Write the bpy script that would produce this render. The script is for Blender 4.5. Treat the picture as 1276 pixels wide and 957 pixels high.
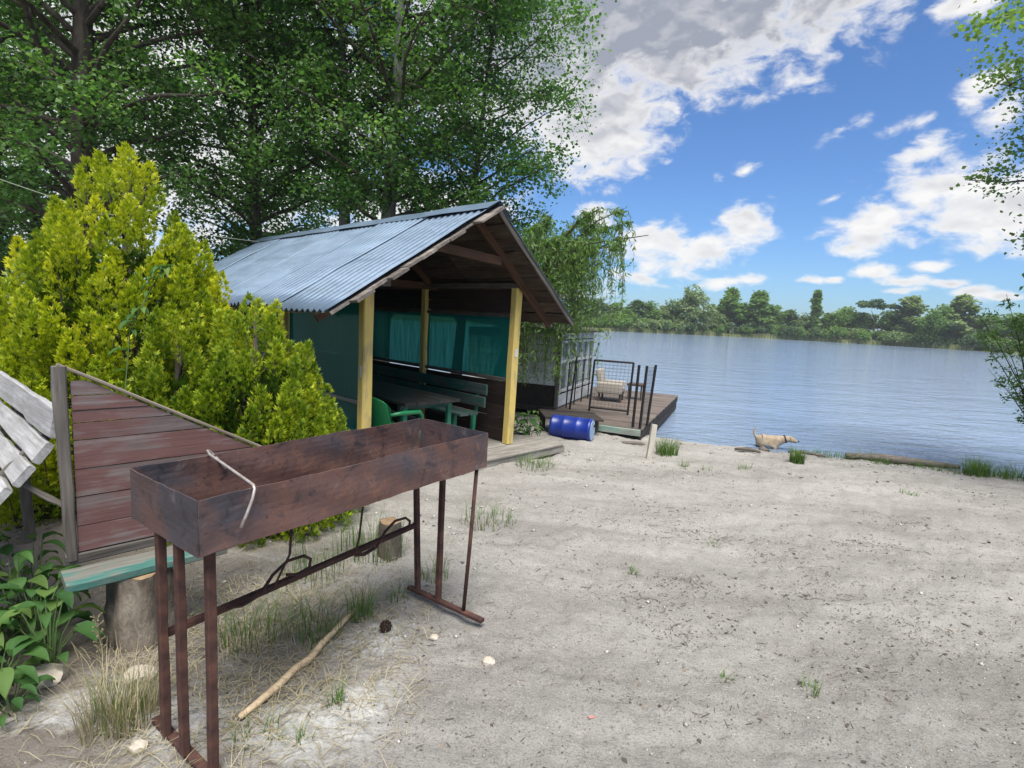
import bpy, bmesh, math, random
import numpy as np
from mathutils import Matrix, Vector
for o in list(bpy.data.objects): bpy.data.objects.remove(o, do_unlink=True)
scene = bpy.context.scene
col = scene.collection
rad = math.radians
HAZE = True

# ------------------------------------------------------------------ camera
cam = bpy.data.cameras.new('camera'); camo = bpy.data.objects.new('camera', cam); col.objects.link(camo)
cam.sensor_width = 36.0; cam.lens = 36.0 * 670 / 1276
cam.clip_start = 0.05; cam.clip_end = 5000
_p, _r = rad(7.03), rad(3.07)
fw = Vector((0, math.cos(_p), -math.sin(_p))); u0 = Vector((0, math.sin(_p), math.cos(_p))); r0 = Vector((1, 0, 0))
rt = r0 * math.cos(_r) + u0 * math.sin(_r); up = u0 * math.cos(_r) - r0 * math.sin(_r)
camo.matrix_world = Matrix(((rt.x, up.x, -fw.x, 0), (rt.y, up.y, -fw.y, 0), (rt.z, up.z, -fw.z, 1.6), (0, 0, 0, 1)))
scene.camera = camo

# ------------------------------------------------------------------ view
vs = scene.view_settings
vs.view_transform = 'Standard'; vs.look = 'None'; vs.exposure = 1.3; vs.gamma = 1.0; vs.use_curve_mapping = False

# ------------------------------------------------------------------ node helpers
def nd(nt, t, **k):
    n = nt.nodes.new(t)
    for a, b in k.items(): setattr(n, a, b)
    return n
def lk(nt, a, b): nt.links.new(a, b)
def setin(n, **k):
    for a, b in k.items(): n.inputs[a.replace('_', ' ')].default_value = b
def mth(nt, op, a, b=None, c=None, clamp=False):
    n = nd(nt, 'ShaderNodeMath', operation=op, use_clamp=clamp)
    for i, v in enumerate((a, b, c)):
        if v is None: continue
        if isinstance(v, (int, float)): n.inputs[i].default_value = v
        else: lk(nt, v, n.inputs[i])
    return n.outputs[0]
def mrange(nt, v, a, b, c=0.0, d=1.0, smooth=False):
    n = nd(nt, 'ShaderNodeMapRange'); n.clamp = True
    if smooth: n.interpolation_type = 'SMOOTHSTEP'
    lk(nt, v, n.inputs[0])
    for i, x in enumerate((a, b, c, d)): n.inputs[i + 1].default_value = x
    return n.outputs[0]
def mixc(nt, f, a, b, blend='MIX'):
    n = nd(nt, 'ShaderNodeMix', data_type='RGBA', blend_type=blend)
    if isinstance(f, (int, float)): n.inputs[0].default_value = f
    else: lk(nt, f, n.inputs[0])
    for i, v in ((6, a), (7, b)):
        if isinstance(v, tuple): n.inputs[i].default_value = (v[0], v[1], v[2], 1)
        else: lk(nt, v, n.inputs[i])
    return n.outputs[2]
def noise(nt, vec, scale, detail=4, rough=0.55, dist=0.0, dims='3D'):
    n = nd(nt, 'ShaderNodeTexNoise', noise_dimensions=dims)
    if vec is not None: lk(nt, vec, n.inputs['Vector'])
    setin(n, Scale=scale, Detail=detail, Roughness=rough, Distortion=dist)
    return n.outputs[0]
def mapping(nt, vec, loc=(0, 0, 0), rot=(0, 0, 0), scale=(1, 1, 1), typ='POINT'):
    n = nd(nt, 'ShaderNodeMapping', vector_type=typ); lk(nt, vec, n.inputs[0])
    n.inputs[1].default_value = loc; n.inputs[2].default_value = rot; n.inputs[3].default_value = scale
    return n.outputs[0]

# ------------------------------------------------------------------ world: daylight sky with cumulus
SUN_TO = Vector((0.06, -0.40, 0.91)).normalized()
sun_el = math.asin(SUN_TO.z); sun_az = math.atan2(SUN_TO.x, SUN_TO.y)
world = bpy.data.worlds.new('World'); scene.world = world; world.use_nodes = True
nt = world.node_tree; nt.nodes.clear()
out = nd(nt, 'ShaderNodeOutputWorld'); bg = nd(nt, 'ShaderNodeBackground'); lk(nt, bg.outputs[0], out.inputs[0])
SKY = 0.11
bg.inputs[1].default_value = SKY
sky = nd(nt, 'ShaderNodeTexSky', sky_type='NISHITA'); sky.sun_disc = False
sky.sun_elevation = sun_el; sky.sun_rotation = sun_az; sky.air_density = 1.0; sky.dust_density = 0.8; sky.ozone_density = 1.6
tc = nd(nt, 'ShaderNodeTexCoord')
sep = nd(nt, 'ShaderNodeSeparateXYZ'); lk(nt, tc.outputs['Generated'], sep.inputs[0])
az = mth(nt, 'MULTIPLY', mth(nt, 'ARCTAN2', sep.outputs[0], sep.outputs[1]), 180 / math.pi)
el = mth(nt, 'MULTIPLY', mth(nt, 'ARCSINE', sep.outputs[2]), 180 / math.pi)
cmb = nd(nt, 'ShaderNodeCombineXYZ'); lk(nt, az, cmb.inputs[0]); lk(nt, el, cmb.inputs[1])
AE = cmb.outputs[0]
# warp the outlines a little
wn = nd(nt, 'ShaderNodeTexNoise'); lk(nt, AE, wn.inputs[0]); setin(wn, Scale=0.16, Detail=3.0)
wv = nd(nt, 'ShaderNodeVectorMath', operation='MULTIPLY_ADD'); lk(nt, wn.outputs[1], wv.inputs[0])
wv.inputs[1].default_value = (3.0, 1.6, 0); lk(nt, AE, wv.inputs[2])
WAE = mapping(nt, wv.outputs[0], loc=(-1.5, -0.8, 0))
CLOUDS = [('b', 9.3, 27.9, 27, 7.6, 0, 1.35), ('b', 20.4, 26.4, 13.2, 4.6, 12, 1.0), ('b', 6.8, 19.2, 8.6, 6.2, 0, 1.25), ('b', 26.3, 26.4, 7.0, 3.4, 15, .8),
 ('b', -1.5, 25.0, 17.6, 10.4, 0, 1.2), ('b', 14.2, 23.2, 9.0, 3.6, 0, .85), ('b', 10, 36, 34, 9, 0, 1.3), ('w', 25.6, 21.4, 6.5, 1.6, 12, .48), ('w', 19.5, 22.3, 9.0, 2.4, 5, .5),
 ('r', 37.0, 12.4, 6.2, 3.3, 0, .85), ('r', 32.5, 9.3, 5.0, 2.6, 10, 1.0), ('r', 40.5, 10.4, 6.0, 3.6, 0, 1.15), ('r', 30.9, 7.8, 3.2, 1.2, 8, .8), ('r', 35.2, 15.0, 3.2, 1.7, 15, .75), ('r', 48, 12, 8, 4, 0, 1.0),
 ('m', 22.5, 9.9, 3.0, 2.5, 10, 1.05), ('m', 18.7, 7.7, 6.3, 2.4, 12, .95), ('m', 13.3, 8.2, 4.7, 2.6, 0, .95), ('m', 16.2, 6.1, 6.9, 1.8, 5, .8), ('m', 12.0, 4.8, 5.6, 1.6, 5, .7),
 ('t', 36.7, 25.0, 3.5, 1.8, 0, 1.05), ('t', 38.4, 19.0, 2.4, 1.4, 10, .9), ('t', 40.1, 17.1, 1.9, 1.9, 0, .9), ('w', 29.5, 17.2, 3.4, 1.0, 15, .42), ('w', 34.3, 17.5, 2.5, .9, 15, .46),
 ('s', 21.5, 14.4, 1.6, .9, 30, .62), ('s', 19.4, 13.8, .9, .8, 0, .5), ('s', 28.9, 12.2, 1.5, .5, 15, .62), ('s', 21.2, 4.5, 3.5, .8, 5, .85), ('s', 28.1, 4.7, 1.7, .5, 5, .8),
 ('s', 30.1, 4.8, 1.2, .45, 0, .75), ('s', 33.2, 5.7, 2.4, .9, 5, .9), ('s', 35.3, 4.9, 2.7, .7, 5, .85), ('s', 36.8, 6.2, 2.3, .7, 8, .85), ('s', 38.2, 4.9, 2.0, .6, 5, .85),
 ('s', 39.8, 4.1, 2.2, .7, 5, .85), ('s', 41.8, 3.8, 2.3, .7, 5, .85), ('s', 34.8, 4.1, 2.2, .5, 5, .75), ('m', -34, 17, 27, 14, 0, 1.3), ('m', -10, 9, 12, 6, 0, 1.1), ('m', 7.5, 10.7, 2.8, 1.7, 0, .95), ('s', 6.4, 2.8, 5.0, 1.0, 0, .7)]
D = None; G = None
for k, a, e, ra, re, ro, w in CLOUDS:
    m = mapping(nt, WAE, loc=(a, e, 0), rot=(0, 0, rad(ro)), scale=(ra * 1.25, re * 1.25, 1), typ='TEXTURE')
    g = nd(nt, 'ShaderNodeTexGradient', gradient_type='SPHERICAL'); lk(nt, m, g.inputs[0])
    v = mth(nt, 'MULTIPLY', g.outputs[1], w)
    D = v if D is None else mth(nt, 'MAXIMUM', D, v)
    if k == 'b': G = v if G is None else mth(nt, 'MAXIMUM', G, v)
# the rest of the sky: mostly unseen noise cumulus, cover raised to whiten ambient light
gen = noise(nt, mapping(nt, AE, loc=(31, 7, 0), scale=(0.028, 0.06, 1)), 1.0, 3, 0.5)
gen = mrange(nt, gen, 0.42, 0.66, 0.0, 1.1)
inwin = mth(nt, 'MULTIPLY', mrange(nt, mth(nt, 'ABSOLUTE', mth(nt, 'SUBTRACT', az, 14.0)), 36, 46, 1, 0), mrange(nt, el, 34, 44, 1, 0))
gen = mth(nt, 'MULTIPLY', gen, mth(nt, 'SUBTRACT', 1.0, inwin))
gen = mth(nt, 'MULTIPLY', gen, mrange(nt, el, 1.0, 6.0))
D = mth(nt, 'MAXIMUM', D, gen)
fine_vec = mapping(nt, AE, scale=(0.36, 0.62, 1))
n1 = noise(nt, fine_vec, 1.0, 10, 0.60, 0.3)
n2 = noise(nt, mapping(nt, AE, loc=(0.10, -0.42, 0), scale=(0.30, 0.52, 1)), 1.0, 3, 0.5, 0.3)
n3 = noise(nt, mapping(nt, AE, scale=(0.30, 0.52, 1)), 1.0, 3, 0.5, 0.3)
dens = mth(nt, 'ADD', D, mth(nt, 'MULTIPLY', mth(nt, 'SUBTRACT', n1, 0.5), 1.55))
alpha = mrange(nt, dens, 0.20, 0.72, 0, 1, True)
alpha = mth(nt, 'MULTIPLY', alpha, mrange(nt, D, 0.02, 0.22))
# thick parts grey, thin rims and sun side bright
thick = mrange(nt, dens, 0.40, 0.95, 0, 1, True)
relief = mth(nt, 'ADD', mth(nt, 'MULTIPLY', mrange(nt, mth(nt, 'SUBTRACT', n2, n3), -0.16, 0.16, 0, 1), 0.8), mth(nt, 'MULTIPLY', mth(nt, 'SUBTRACT', 0.5, n1), 0.8))
grey = mth(nt, 'MULTIPLY', mrange(nt, G, 0.25, 0.62, 0, 1, True), mrange(nt, el, 17, 24, 0.15, 1))
shade = mth(nt, 'ADD', mth(nt, 'MULTIPLY', mth(nt, 'MULTIPLY', relief, thick), 0.55), mth(nt, 'MULTIPLY', mth(nt, 'MULTIPLY', thick, grey), 0.72), clamp=True)
ccol = mixc(nt, shade, (3.7, 3.65, 3.6), (1.35, 1.45, 1.72))
skyc = mixc(nt, 1.0, sky.outputs[0], (0.30, 0.43, 0.60), 'MULTIPLY')
final = mixc(nt, mth(nt, 'MULTIPLY', alpha, 0.97), skyc, ccol)
lk(nt, final, bg.inputs[0])
world.cycles.sampling_method = 'MANUAL'; world.cycles.sample_map_resolution = 512

sl = bpy.data.lights.new('sun', 'SUN'); so = bpy.data.objects.new('sun', sl); col.objects.link(so)
sl.energy = 3.0; sl.angle = rad(38); sl.color = (1.0, 0.95, 0.86)
so.rotation_euler = SUN_TO.to_track_quat('Z', 'Y').to_euler(); so.location = (0, 0, 30)

# ------------------------------------------------------------------ object helpers
def tag(o, label=None, cat=None, group=None, kind=None):
    if label: o['label'] = label
    if cat: o['category'] = cat
    if group: o['group'] = group
    if kind: o['kind'] = kind
    return o
def link(name, me, mat=None, parent=None, mw=None, smooth=False):
    if mat is not None and not me.materials: me.materials.append(mat)
    o = bpy.data.objects.new(name, me); col.objects.link(o)
    if parent is not None: o.parent = parent
    if mw is not None: o.matrix_local = mw
    if smooth: me.shade_smooth()
    return o
def empty(name, loc=(0, 0, 0), rz=0, label=None, cat=None, group=None):
    o = bpy.data.objects.new(name, None); col.objects.link(o); o.location = loc; o.rotation_euler = (0, 0, rz); o.empty_display_size = 0.1
    return tag(o, label, cat, group)
def npmesh(name, verts, faces, attrs=None):
    """fast mesh: verts (N,3), faces (M,k) all same k"""
    verts = np.asarray(verts, np.float32); faces = np.asarray(faces, np.int32)
    me = bpy.data.meshes.new(name); k = faces.shape[1]; M = len(faces)
    me.vertices.add(len(verts)); me.vertices.foreach_set('co', verts.ravel())
    me.loops.add(M * k); me.loops.foreach_set('vertex_index', faces.ravel())
    me.polygons.add(M); me.polygons.foreach_set('loop_start', np.arange(0, M * k, k, dtype=np.int32))
    try: me.polygons.foreach_set('loop_total', np.full(M, k, np.int32))
    except Exception: pass
    me.update(calc_edges=True)
    for a, v in (attrs or {}).items():
        at = me.attributes.new(a, 'FLOAT', 'POINT'); at.data.foreach_set('value', np.asarray(v, np.float32))
    return me
class MB:
    def __init__(s): s.v = []; s.f = []
    def add(s, vs_, fs):
        b = len(s.v); s.v += [tuple(v) for v in vs_]; s.f += [tuple(i + b for i in f) for f in fs]
    def box(s, c, d, rz=0):
        x, y, z = [k / 2 for k in d]; R = Matrix.Rotation(rz, 3, 'Z'); c = Vector(c)
        s.add([c + R @ Vector(p) for p in ((-x, -y, -z), (x, -y, -z), (x, y, -z), (-x, y, -z), (-x, -y, z), (x, -y, z), (x, y, z), (-x, y, z))],
              [(3, 2, 1, 0), (4, 5, 6, 7), (0, 1, 5, 4), (1, 2, 6, 5), (2, 3, 7, 6), (3, 0, 4, 7)])
    def tube(s, pts, r, n=8, caps=True):
        pts = [Vector(p) for p in pts]; m = len(pts); rs = r if isinstance(r, (list, tuple)) else [r] * m
        b = len(s.v); prev = None
        for i, p in enumerate(pts):
            t = (pts[min(i + 1, m - 1)] - pts[max(i - 1, 0)])
            t = t.normalized() if t.length > 1e-9 else Vector((0, 0, 1))
            if prev is None:
                a = t.orthogonal().normalized()
            else:
                a = (prev - t * prev.dot(t)); a = a.normalized() if a.length > 1e-6 else t.orthogonal().normalized()
            prev = a; c = t.cross(a)
            for j in range(n):
                w = 2 * math.pi * j / n; s.v.append(tuple(p + (a * math.cos(w) + c * math.sin(w)) * rs[i]))
        for i in range(m - 1):
            for j in range(n):
                k = (j + 1) % n; s.f.append((b + i * n + j, b + i * n + k, b + (i + 1) * n + k, b + (i + 1) * n + j))
        if caps:
            s.f.append(tuple(b + j for j in reversed(range(n)))); s.f.append(tuple(b + (m - 1) * n + j for j in range(n)))
    def mesh(s, name):
        me = bpy.data.meshes.new(name); me.from_pydata(s.v, [], s.f); me.update(); return me
    def build(s, name, mat, parent=None, smooth=False, mw=None):
        return link(name, s.mesh(name), mat, parent, mw, smooth)
RNG = random.Random(7)
def plank_mesh(L, w, h, segs=5, jit=0.004, ch=0.006, seed=None, taper=0.0, wob=0.0):
    """worn board along +X from 0 to L, chamfered section, slightly uneven"""
    r = random.Random(seed if seed is not None else RNG.random())
    v = []; f = []; n = 8
    for i in range(segs + 1):
        x = L * i / segs; ww = w * (1 - taper * i / segs) / 2 + r.uniform(-jit, jit); hh = h / 2 + r.uniform(-jit, jit) * 0.3
        oy = r.uniform(-jit, jit) * 0.7 + wob * math.sin(i * 1.9 + L * 3); oz = r.uniform(-jit, jit) * 0.5
        c = min(ch, hh * 0.45)
        sec = [(-ww, -hh + c), (-ww + c, -hh), (ww - c, -hh), (ww, -hh + c), (ww, hh - c), (ww - c, hh), (-ww + c, hh), (-ww, hh - c)]
        ex = r.uniform(-jit, jit) if i in (0, segs) else 0
        for (y, z) in sec: v.append((x + ex, y + oy, z + oz))
    for i in range(segs):
        for j in range(n):
            k = (j + 1) % n; f.append((i * n + j, (i + 1) * n + j, (i + 1) * n + k, i * n + k))
    f.append(tuple(range(n))); f.append(tuple(segs * n + j for j in reversed(range(n))))
    f = [tuple(reversed(q)) for q in f]
    me = bpy.data.meshes.new('plank'); me.from_pydata(v, [], f); me.update(); return me
def frame_m(p0, p1, upv=(0, 0, 1)):
    p0 = Vector(p0); x = (Vector(p1) - p0).normalized(); u = Vector(upv)
    z = (u - x * u.dot(x)); z = z.normalized() if z.length > 1e-6 else x.orthogonal().normalized()
    y = z.cross(x)
    return Matrix(((x.x, y.x, z.x, p0.x), (x.y, y.y, z.y, p0.y), (x.z, y.z, z.z, p0.z), (0, 0, 0, 1)))
def beam(name, p0, p1, w, h, mat, parent=None, upv=(0, 0, 1), **k):
    L = (Vector(p1) - Vector(p0)).length
    return link(name, plank_mesh(L, w, h, **k), mat, parent, frame_m(p0, p1, upv))

# ------------------------------------------------------------------ materials
def newmat(name):
    m = bpy.data.materials.new(name); m.use_nodes = True; n = m.node_tree; n.nodes.clear()
    o = nd(n, 'ShaderNodeOutputMaterial'); return m, n, o
def principled(n, o, rough=0.7, metal=0.0, spec=0.4):
    b = nd(n, 'ShaderNodeBsdfPrincipled'); lk(n, b.outputs[0], o.inputs[0])
    setin(b, Roughness=rough, Metallic=metal); b.inputs['Specular IOR Level'].default_value = spec
    return b
def bump(n, b, h, strength=0.5, dist=0.01):
    bp = nd(n, 'ShaderNodeBump'); bp.inputs['Strength'].default_value = strength; bp.inputs['Distance'].default_value = dist
    lk(n, h, bp.inputs['Height']); lk(n, bp.outputs[0], b.inputs['Normal'])
def mat_wood(name, light, dark, rough=0.8, grain=1.0, var=0.25, paint=None, wear=0.5):
    m, n, o = newmat(name); b = principled(n, o, rough, 0, 0.25)
    t = nd(n, 'ShaderNodeTexCoord'); oi = nd(n, 'ShaderNodeObjectInfo')
    off = nd(n, 'ShaderNodeVectorMath', operation='MULTIPLY_ADD')
    cb = nd(n, 'ShaderNodeCombineXYZ'); lk(n, oi.outputs['Random'], cb.inputs[0]); lk(n, oi.outputs['Random'], cb.inputs[1])
    lk(n, cb.outputs[0], off.inputs[0]); off.inputs[1].default_value = (37, 53, 0); lk(n, t.outputs['Object'], off.inputs[2])
    g = noise(n, mapping(n, off.outputs[0], scale=(2.2, 42 * grain, 42 * grain)), 1.0, 5, 0.6, 0.6)
    big = noise(n, mapping(n, off.outputs[0], scale=(2.5, 7, 7)), 1.0, 4, 0.6)
    c = mixc(n, mrange(n, g, 0.32, 0.68), dark, light)
    c = mixc(n, mrange(n, big, 0.35, 0.7, 0, 0.6), c, tuple(k * 0.6 for k in dark))
    if paint:
        pm = mrange(n, mth(n, 'ADD', mth(n, 'MULTIPLY', g, 0.4), big), 0.38 + 0.35 * wear, 0.50 + 0.35 * wear, 1, 0)
        pv = mixc(n, mrange(n, big, 0.3, 0.7), tuple(k * 0.75 for k in paint), paint)
        c = mixc(n, pm, c, pv)
    hv = mrange(n, oi.outputs['Random'], 0, 1, 1 - var, 1 + var)
    mu = nd(n, 'ShaderNodeVectorMath', operation='SCALE'); lk(n, c, mu.inputs[0]); lk(n, hv, mu.inputs['Scale'])
    lk(n, mu.outputs[0], b.inputs['Base Color'])
    bump(n, b, g, 0.6, 0.004)
    return m
def mat_noise(name, cols, scale=8, detail=6, rough=0.8, metal=0.0, spec=0.3, bs=0.4, bd=0.005, coord='Object', rrange=None, stretch=(1, 1, 1), bscale=None):
    m, n, o = newmat(name); b = principled(n, o, rough, metal, spec)
    t = nd(n, 'ShaderNodeTexCoord'); v = mapping(n, t.outputs[coord], scale=stretch)
    f = noise(n, v, scale, detail, 0.62, 0.2)
    rp = nd(n, 'ShaderNodeValToRGB'); lk(n, f, rp.inputs[0])
    el_ = rp.color_ramp.elements
    while len(el_) < len(cols): el_.new(0.5)
    for i, c in enumerate(cols):
        el_[i].position = 0.30 + 0.40 * i / max(1, len(cols) - 1); el_[i].color = (*c, 1)
    lk(n, rp.outputs[0], b.inputs['Base Color'])
    h = noise(n, v, bscale or scale * 4, 5, 0.6)
    if rrange: lk(n, mrange(n, f, 0.3, 0.7, *rrange), b.inputs['Roughness'])
    if bs: bump(n, b, h, bs, bd)
    return m
def mat_leaf(name, cols, transl=0.35, rough=0.5, attr='rnd', tcol=1.35, spec=0.35):
    m, n, o = newmat(name)
    a = nd(n, 'ShaderNodeAttribute', attribute_name=attr)
    rp = nd(n, 'ShaderNodeValToRGB'); lk(n, a.outputs['Fac'], rp.inputs[0]); e = rp.color_ramp.elements
    while len(e) < len(cols): e.new(0.5)
    for i, c in enumerate(cols): e[i].position = i / (len(cols) - 1); e[i].color = (*c, 1)
    b = nd(n, 'ShaderNodeBsdfPrincipled'); setin(b, Roughness=rough); b.inputs['Specular IOR Level'].default_value = spec
    lk(n, rp.outputs[0], b.inputs['Base Color'])
    tr = nd(n, 'ShaderNodeBsdfTranslucent')
    tcn = mixc(n, 1.0, rp.outputs[0], (tcol * 1.15, tcol * 1.25, tcol * 0.55), 'MULTIPLY'); lk(n, tcn, tr.inputs[0])
    mx = nd(n, 'ShaderNodeMixShader'); mx.inputs[0].default_value = transl
    lk(n, b.outputs[0], mx.inputs[1]); lk(n, tr.outputs[0], mx.inputs[2]); lk(n, mx.outputs[0], o.inputs[0])
    return m
M = {}
M['poplar_leaf'] = mat_leaf('poplar_leaf', [(0.028, 0.085, 0.024), (0.062, 0.150, 0.038), (0.115, 0.220, 0.055), (0.18, 0.29, 0.12)], 0.45)
M['willow_leaf'] = mat_leaf('willow_leaf', [(0.075, 0.15, 0.04), (0.12, 0.205, 0.055), (0.17, 0.26, 0.085)], 0.45)
M['far_leaf'] = mat_leaf('far_leaf', [(0.080, 0.155, 0.050), (0.125, 0.210, 0.066), (0.17, 0.26, 0.088)], 0.35, 0.7, spec=0.1)
M['far_leaf_dark'] = mat_leaf('far_leaf_dark', [(0.055, 0.10, 0.055), (0.085, 0.14, 0.07), (0.115, 0.175, 0.085)], 0.25, 0.7, spec=0.1)
M['far_leaf_grey'] = mat_leaf('far_leaf_grey', [(0.13, 0.19, 0.095), (0.175, 0.235, 0.12), (0.22, 0.28, 0.145)], 0.35, 0.7, spec=0.1)
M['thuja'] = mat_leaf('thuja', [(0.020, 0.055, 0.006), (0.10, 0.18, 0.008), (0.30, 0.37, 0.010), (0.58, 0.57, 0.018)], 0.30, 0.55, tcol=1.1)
M['thuja_green'] = mat_leaf('thuja_green', [(0.020, 0.055, 0.008), (0.085, 0.165, 0.010), (0.25, 0.33, 0.014), (0.48, 0.50, 0.025)], 0.28, 0.55, tcol=1.1)
M['grass'] = mat_leaf('grass', [(0.055, 0.115, 0.025), (0.10, 0.18, 0.04), (0.17, 0.23, 0.07)], 0.3, 0.5)
M['straw'] = mat_leaf('straw', [(0.22, 0.19, 0.11), (0.34, 0.29, 0.18), (0.45, 0.40, 0.28)], 0.2, 0.7, tcol=0.8)
M['weed'] = mat_leaf('weed', [(0.03, 0.085, 0.025), (0.065, 0.145, 0.038), (0.15, 0.22, 0.06)], 0.35, 0.62, spec=0.2)
M['reed'] = mat_leaf('reed', [(0.10, 0.15, 0.05), (0.22, 0.24, 0.10), (0.33, 0.31, 0.17)], 0.2, 0.8, spec=0.1)
M['bark_pale'] = mat_noise('bark_pale', [(0.06, 0.055, 0.05), (0.20, 0.19, 0.175), (0.33, 0.32, 0.29)], 5, 7, 0.9, bs=0.8, bd=0.02, stretch=(1, 1, 0.45))
M['bark_dark'] = mat_noise('bark_dark', [(0.025, 0.02, 0.016), (0.065, 0.052, 0.042), (0.12, 0.10, 0.08)], 7, 7, 0.95, bs=0.9, bd=0.02, stretch=(1, 1, 0.35))
M['stump_wood'] = mat_noise('stump_wood', [(0.05, 0.04, 0.03), (0.14, 0.115, 0.09), (0.27, 0.235, 0.19)], 9, 8, 0.9, bs=0.8, bd=0.015, stretch=(1, 1, 0.4))
M['cut_wood'] = mat_noise('cut_wood', [(0.14, 0.09, 0.05), (0.25, 0.17, 0.10), (0.33, 0.25, 0.17)], 9, 5, 0.85, stretch=(1, 1, 1))
M['grey_plank'] = mat_wood('grey_plank', (0.40, 0.40, 0.405), (0.20, 0.195, 0.19), 0.8, var=0.15)
M['brown_board'] = mat_wood('brown_board', (0.25, 0.205, 0.20), (0.135, 0.10, 0.098), 0.7, var=0.10, paint=(0.155, 0.082, 0.076), wear=0.85)
M['dark_post'] = mat_wood('dark_post', (0.16, 0.145, 0.13), (0.06, 0.052, 0.045), 0.85)
M['batten'] = mat_wood('batten', (0.34, 0.29, 0.24), (0.17, 0.14, 0.11), 0.85)
M['turq_board'] = mat_wood('turq_board', (0.27, 0.27, 0.24), (0.14, 0.13, 0.11), 0.75, paint=(0.075, 0.215, 0.185), wear=0.60)
M['yellow_post'] = mat_wood('yellow_post', (0.66, 0.52, 0.22), (0.48, 0.36, 0.14), 0.6, 0.6, 0.05, paint=(0.74, 0.56, 0.17), wear=0.85)
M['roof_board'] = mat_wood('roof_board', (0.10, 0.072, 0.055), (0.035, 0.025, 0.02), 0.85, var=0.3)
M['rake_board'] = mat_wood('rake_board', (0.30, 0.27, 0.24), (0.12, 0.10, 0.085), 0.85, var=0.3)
M['rafter'] = mat_wood('rafter', (0.12, 0.062, 0.036), (0.06, 0.031, 0.02), 0.7)
M['dark_wall'] = mat_wood('dark_wall', (0.038, 0.025, 0.021), (0.018, 0.012, 0.010), 0.75, var=0.3)
M['deck_board'] = mat_wood('deck_board', (0.33, 0.31, 0.28), (0.16, 0.145, 0.125), 0.85)
M['raft_board'] = mat_wood('raft_board', (0.20, 0.165, 0.14), (0.10, 0.08, 0.068), 0.75)
M['raft_beam'] = mat_wood('raft_beam', (0.07, 0.058, 0.05), (0.03, 0.025, 0.022), 0.85)
M['green_beam'] = mat_wood('green_beam', (0.30, 0.33, 0.29), (0.18, 0.20, 0.17), 0.8, paint=(0.20, 0.30, 0.25), wear=0.7)
M['white_siding'] = mat_wood('white_siding', (0.62, 0.63, 0.62), (0.48, 0.49, 0.48), 0.6, 0.6, 0.05, paint=(0.66, 0.68, 0.68), wear=0.9)
M['white_stake'] = mat_wood('white_stake', (0.60, 0.57, 0.50), (0.42, 0.38, 0.31), 0.75)
M['stick'] = mat_wood('stick', (0.58, 0.46, 0.30), (0.36, 0.26, 0.16), 0.8)
M['driftwood'] = mat_wood('driftwood', (0.24, 0.21, 0.18), (0.10, 0.085, 0.07), 0.9)
M['green_paint'] = mat_noise('green_paint', [(0.02, 0.13, 0.075), (0.03, 0.19, 0.11)], 6, 4, 0.5, bs=0.1)
M['teal_paint'] = mat_wood('teal_paint', (0.09, 0.12, 0.11), (0.05, 0.065, 0.06), 0.6, paint=(0.016, 0.085, 0.07), wear=0.8)
M['tabletop'] = mat_wood('tabletop', (0.045, 0.045, 0.043), (0.02, 0.02, 0.019), 0.42)
M['plastic_green'] = mat_noise('plastic_green', [(0.008, 0.13, 0.05), (0.012, 0.17, 0.06)], 3, 2, 0.35, spec=0.5, bs=0)
M['black_metal'] = mat_noise('black_metal', [(0.012, 0.012, 0.014), (0.03, 0.028, 0.028)], 20, 4, 0.5, 0.4, bs=0.1)
M['wire_metal'] = mat_noise('wire_metal', [(0.06, 0.06, 0.065), (0.12, 0.12, 0.125)], 20, 4, 0.5, 0.6, bs=0)
M['barrel_blue'] = mat_noise('barrel_blue', [(0.006, 0.02, 0.16), (0.012, 0.035, 0.26)], 4, 5, 0.35, spec=0.5, bs=0.1)
M['barrel_lid'] = mat_noise('barrel_lid', [(0.22, 0.32, 0.48), (0.34, 0.44, 0.58)], 5, 5, 0.5, bs=0.1)
M['cushion'] = mat_noise('cushion', [(0.26, 0.235, 0.20), (0.36, 0.33, 0.29)], 30, 4, 0.9, bs=0.3, stretch=(1, 6, 1))
M['wood_frame'] = mat_wood('wood_frame', (0.10, 0.07, 0.05), (0.05, 0.035, 0.028), 0.6)
M['stone'] = mat_noise('stone', [(0.28, 0.24, 0.20), (0.42, 0.37, 0.31), (0.5, 0.46, 0.40)], 25, 5, 0.85, bs=0.5)
M['cone'] = mat_noise('cone', [(0.018, 0.012, 0.010), (0.06, 0.035, 0.024)], 40, 4, 0.8)
M['pebble'] = mat_leaf('pebble', [(0.05, 0.045, 0.045), (0.20, 0.18, 0.165), (0.36, 0.33, 0.30), (0.52, 0.49, 0.45)], 0.0, 0.85)
M['litter'] = mat_leaf('litter', [(0.05, 0.042, 0.036), (0.11, 0.092, 0.075), (0.22, 0.19, 0.155)], 0.0, 0.9)
M['fluff'] = mat_leaf('fluff', [(0.62, 0.62, 0.60), (0.75, 0.75, 0.73)], 0.3, 0.9, tcol=0.8)
M['pale_wire'] = mat_noise('pale_wire', [(0.30, 0.26, 0.24), (0.52, 0.47, 0.44)], 30, 4, 0.5, 0.5, bs=0.2)
M['cable'] = mat_noise('cable', [(0.35, 0.37, 0.30), (0.45, 0.47, 0.38)], 30, 2, 0.5, bs=0)
M['dog_fur'] = mat_noise('dog_fur', [(0.24, 0.18, 0.12), (0.38, 0.295, 0.205), (0.46, 0.375, 0.275)], 16, 7, 0.9, bs=0.5, bd=0.01)
M['collar'] = mat_noise('collar', [(0.015, 0.012, 0.012), (0.04, 0.03, 0.03)], 20, 2, 0.6, bs=0)
M['red_chip'] = mat_noise('red_chip', [(0.34, 0.15, 0.13), (0.42, 0.24, 0.21)], 30, 2, 0.6, bs=0)

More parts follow.
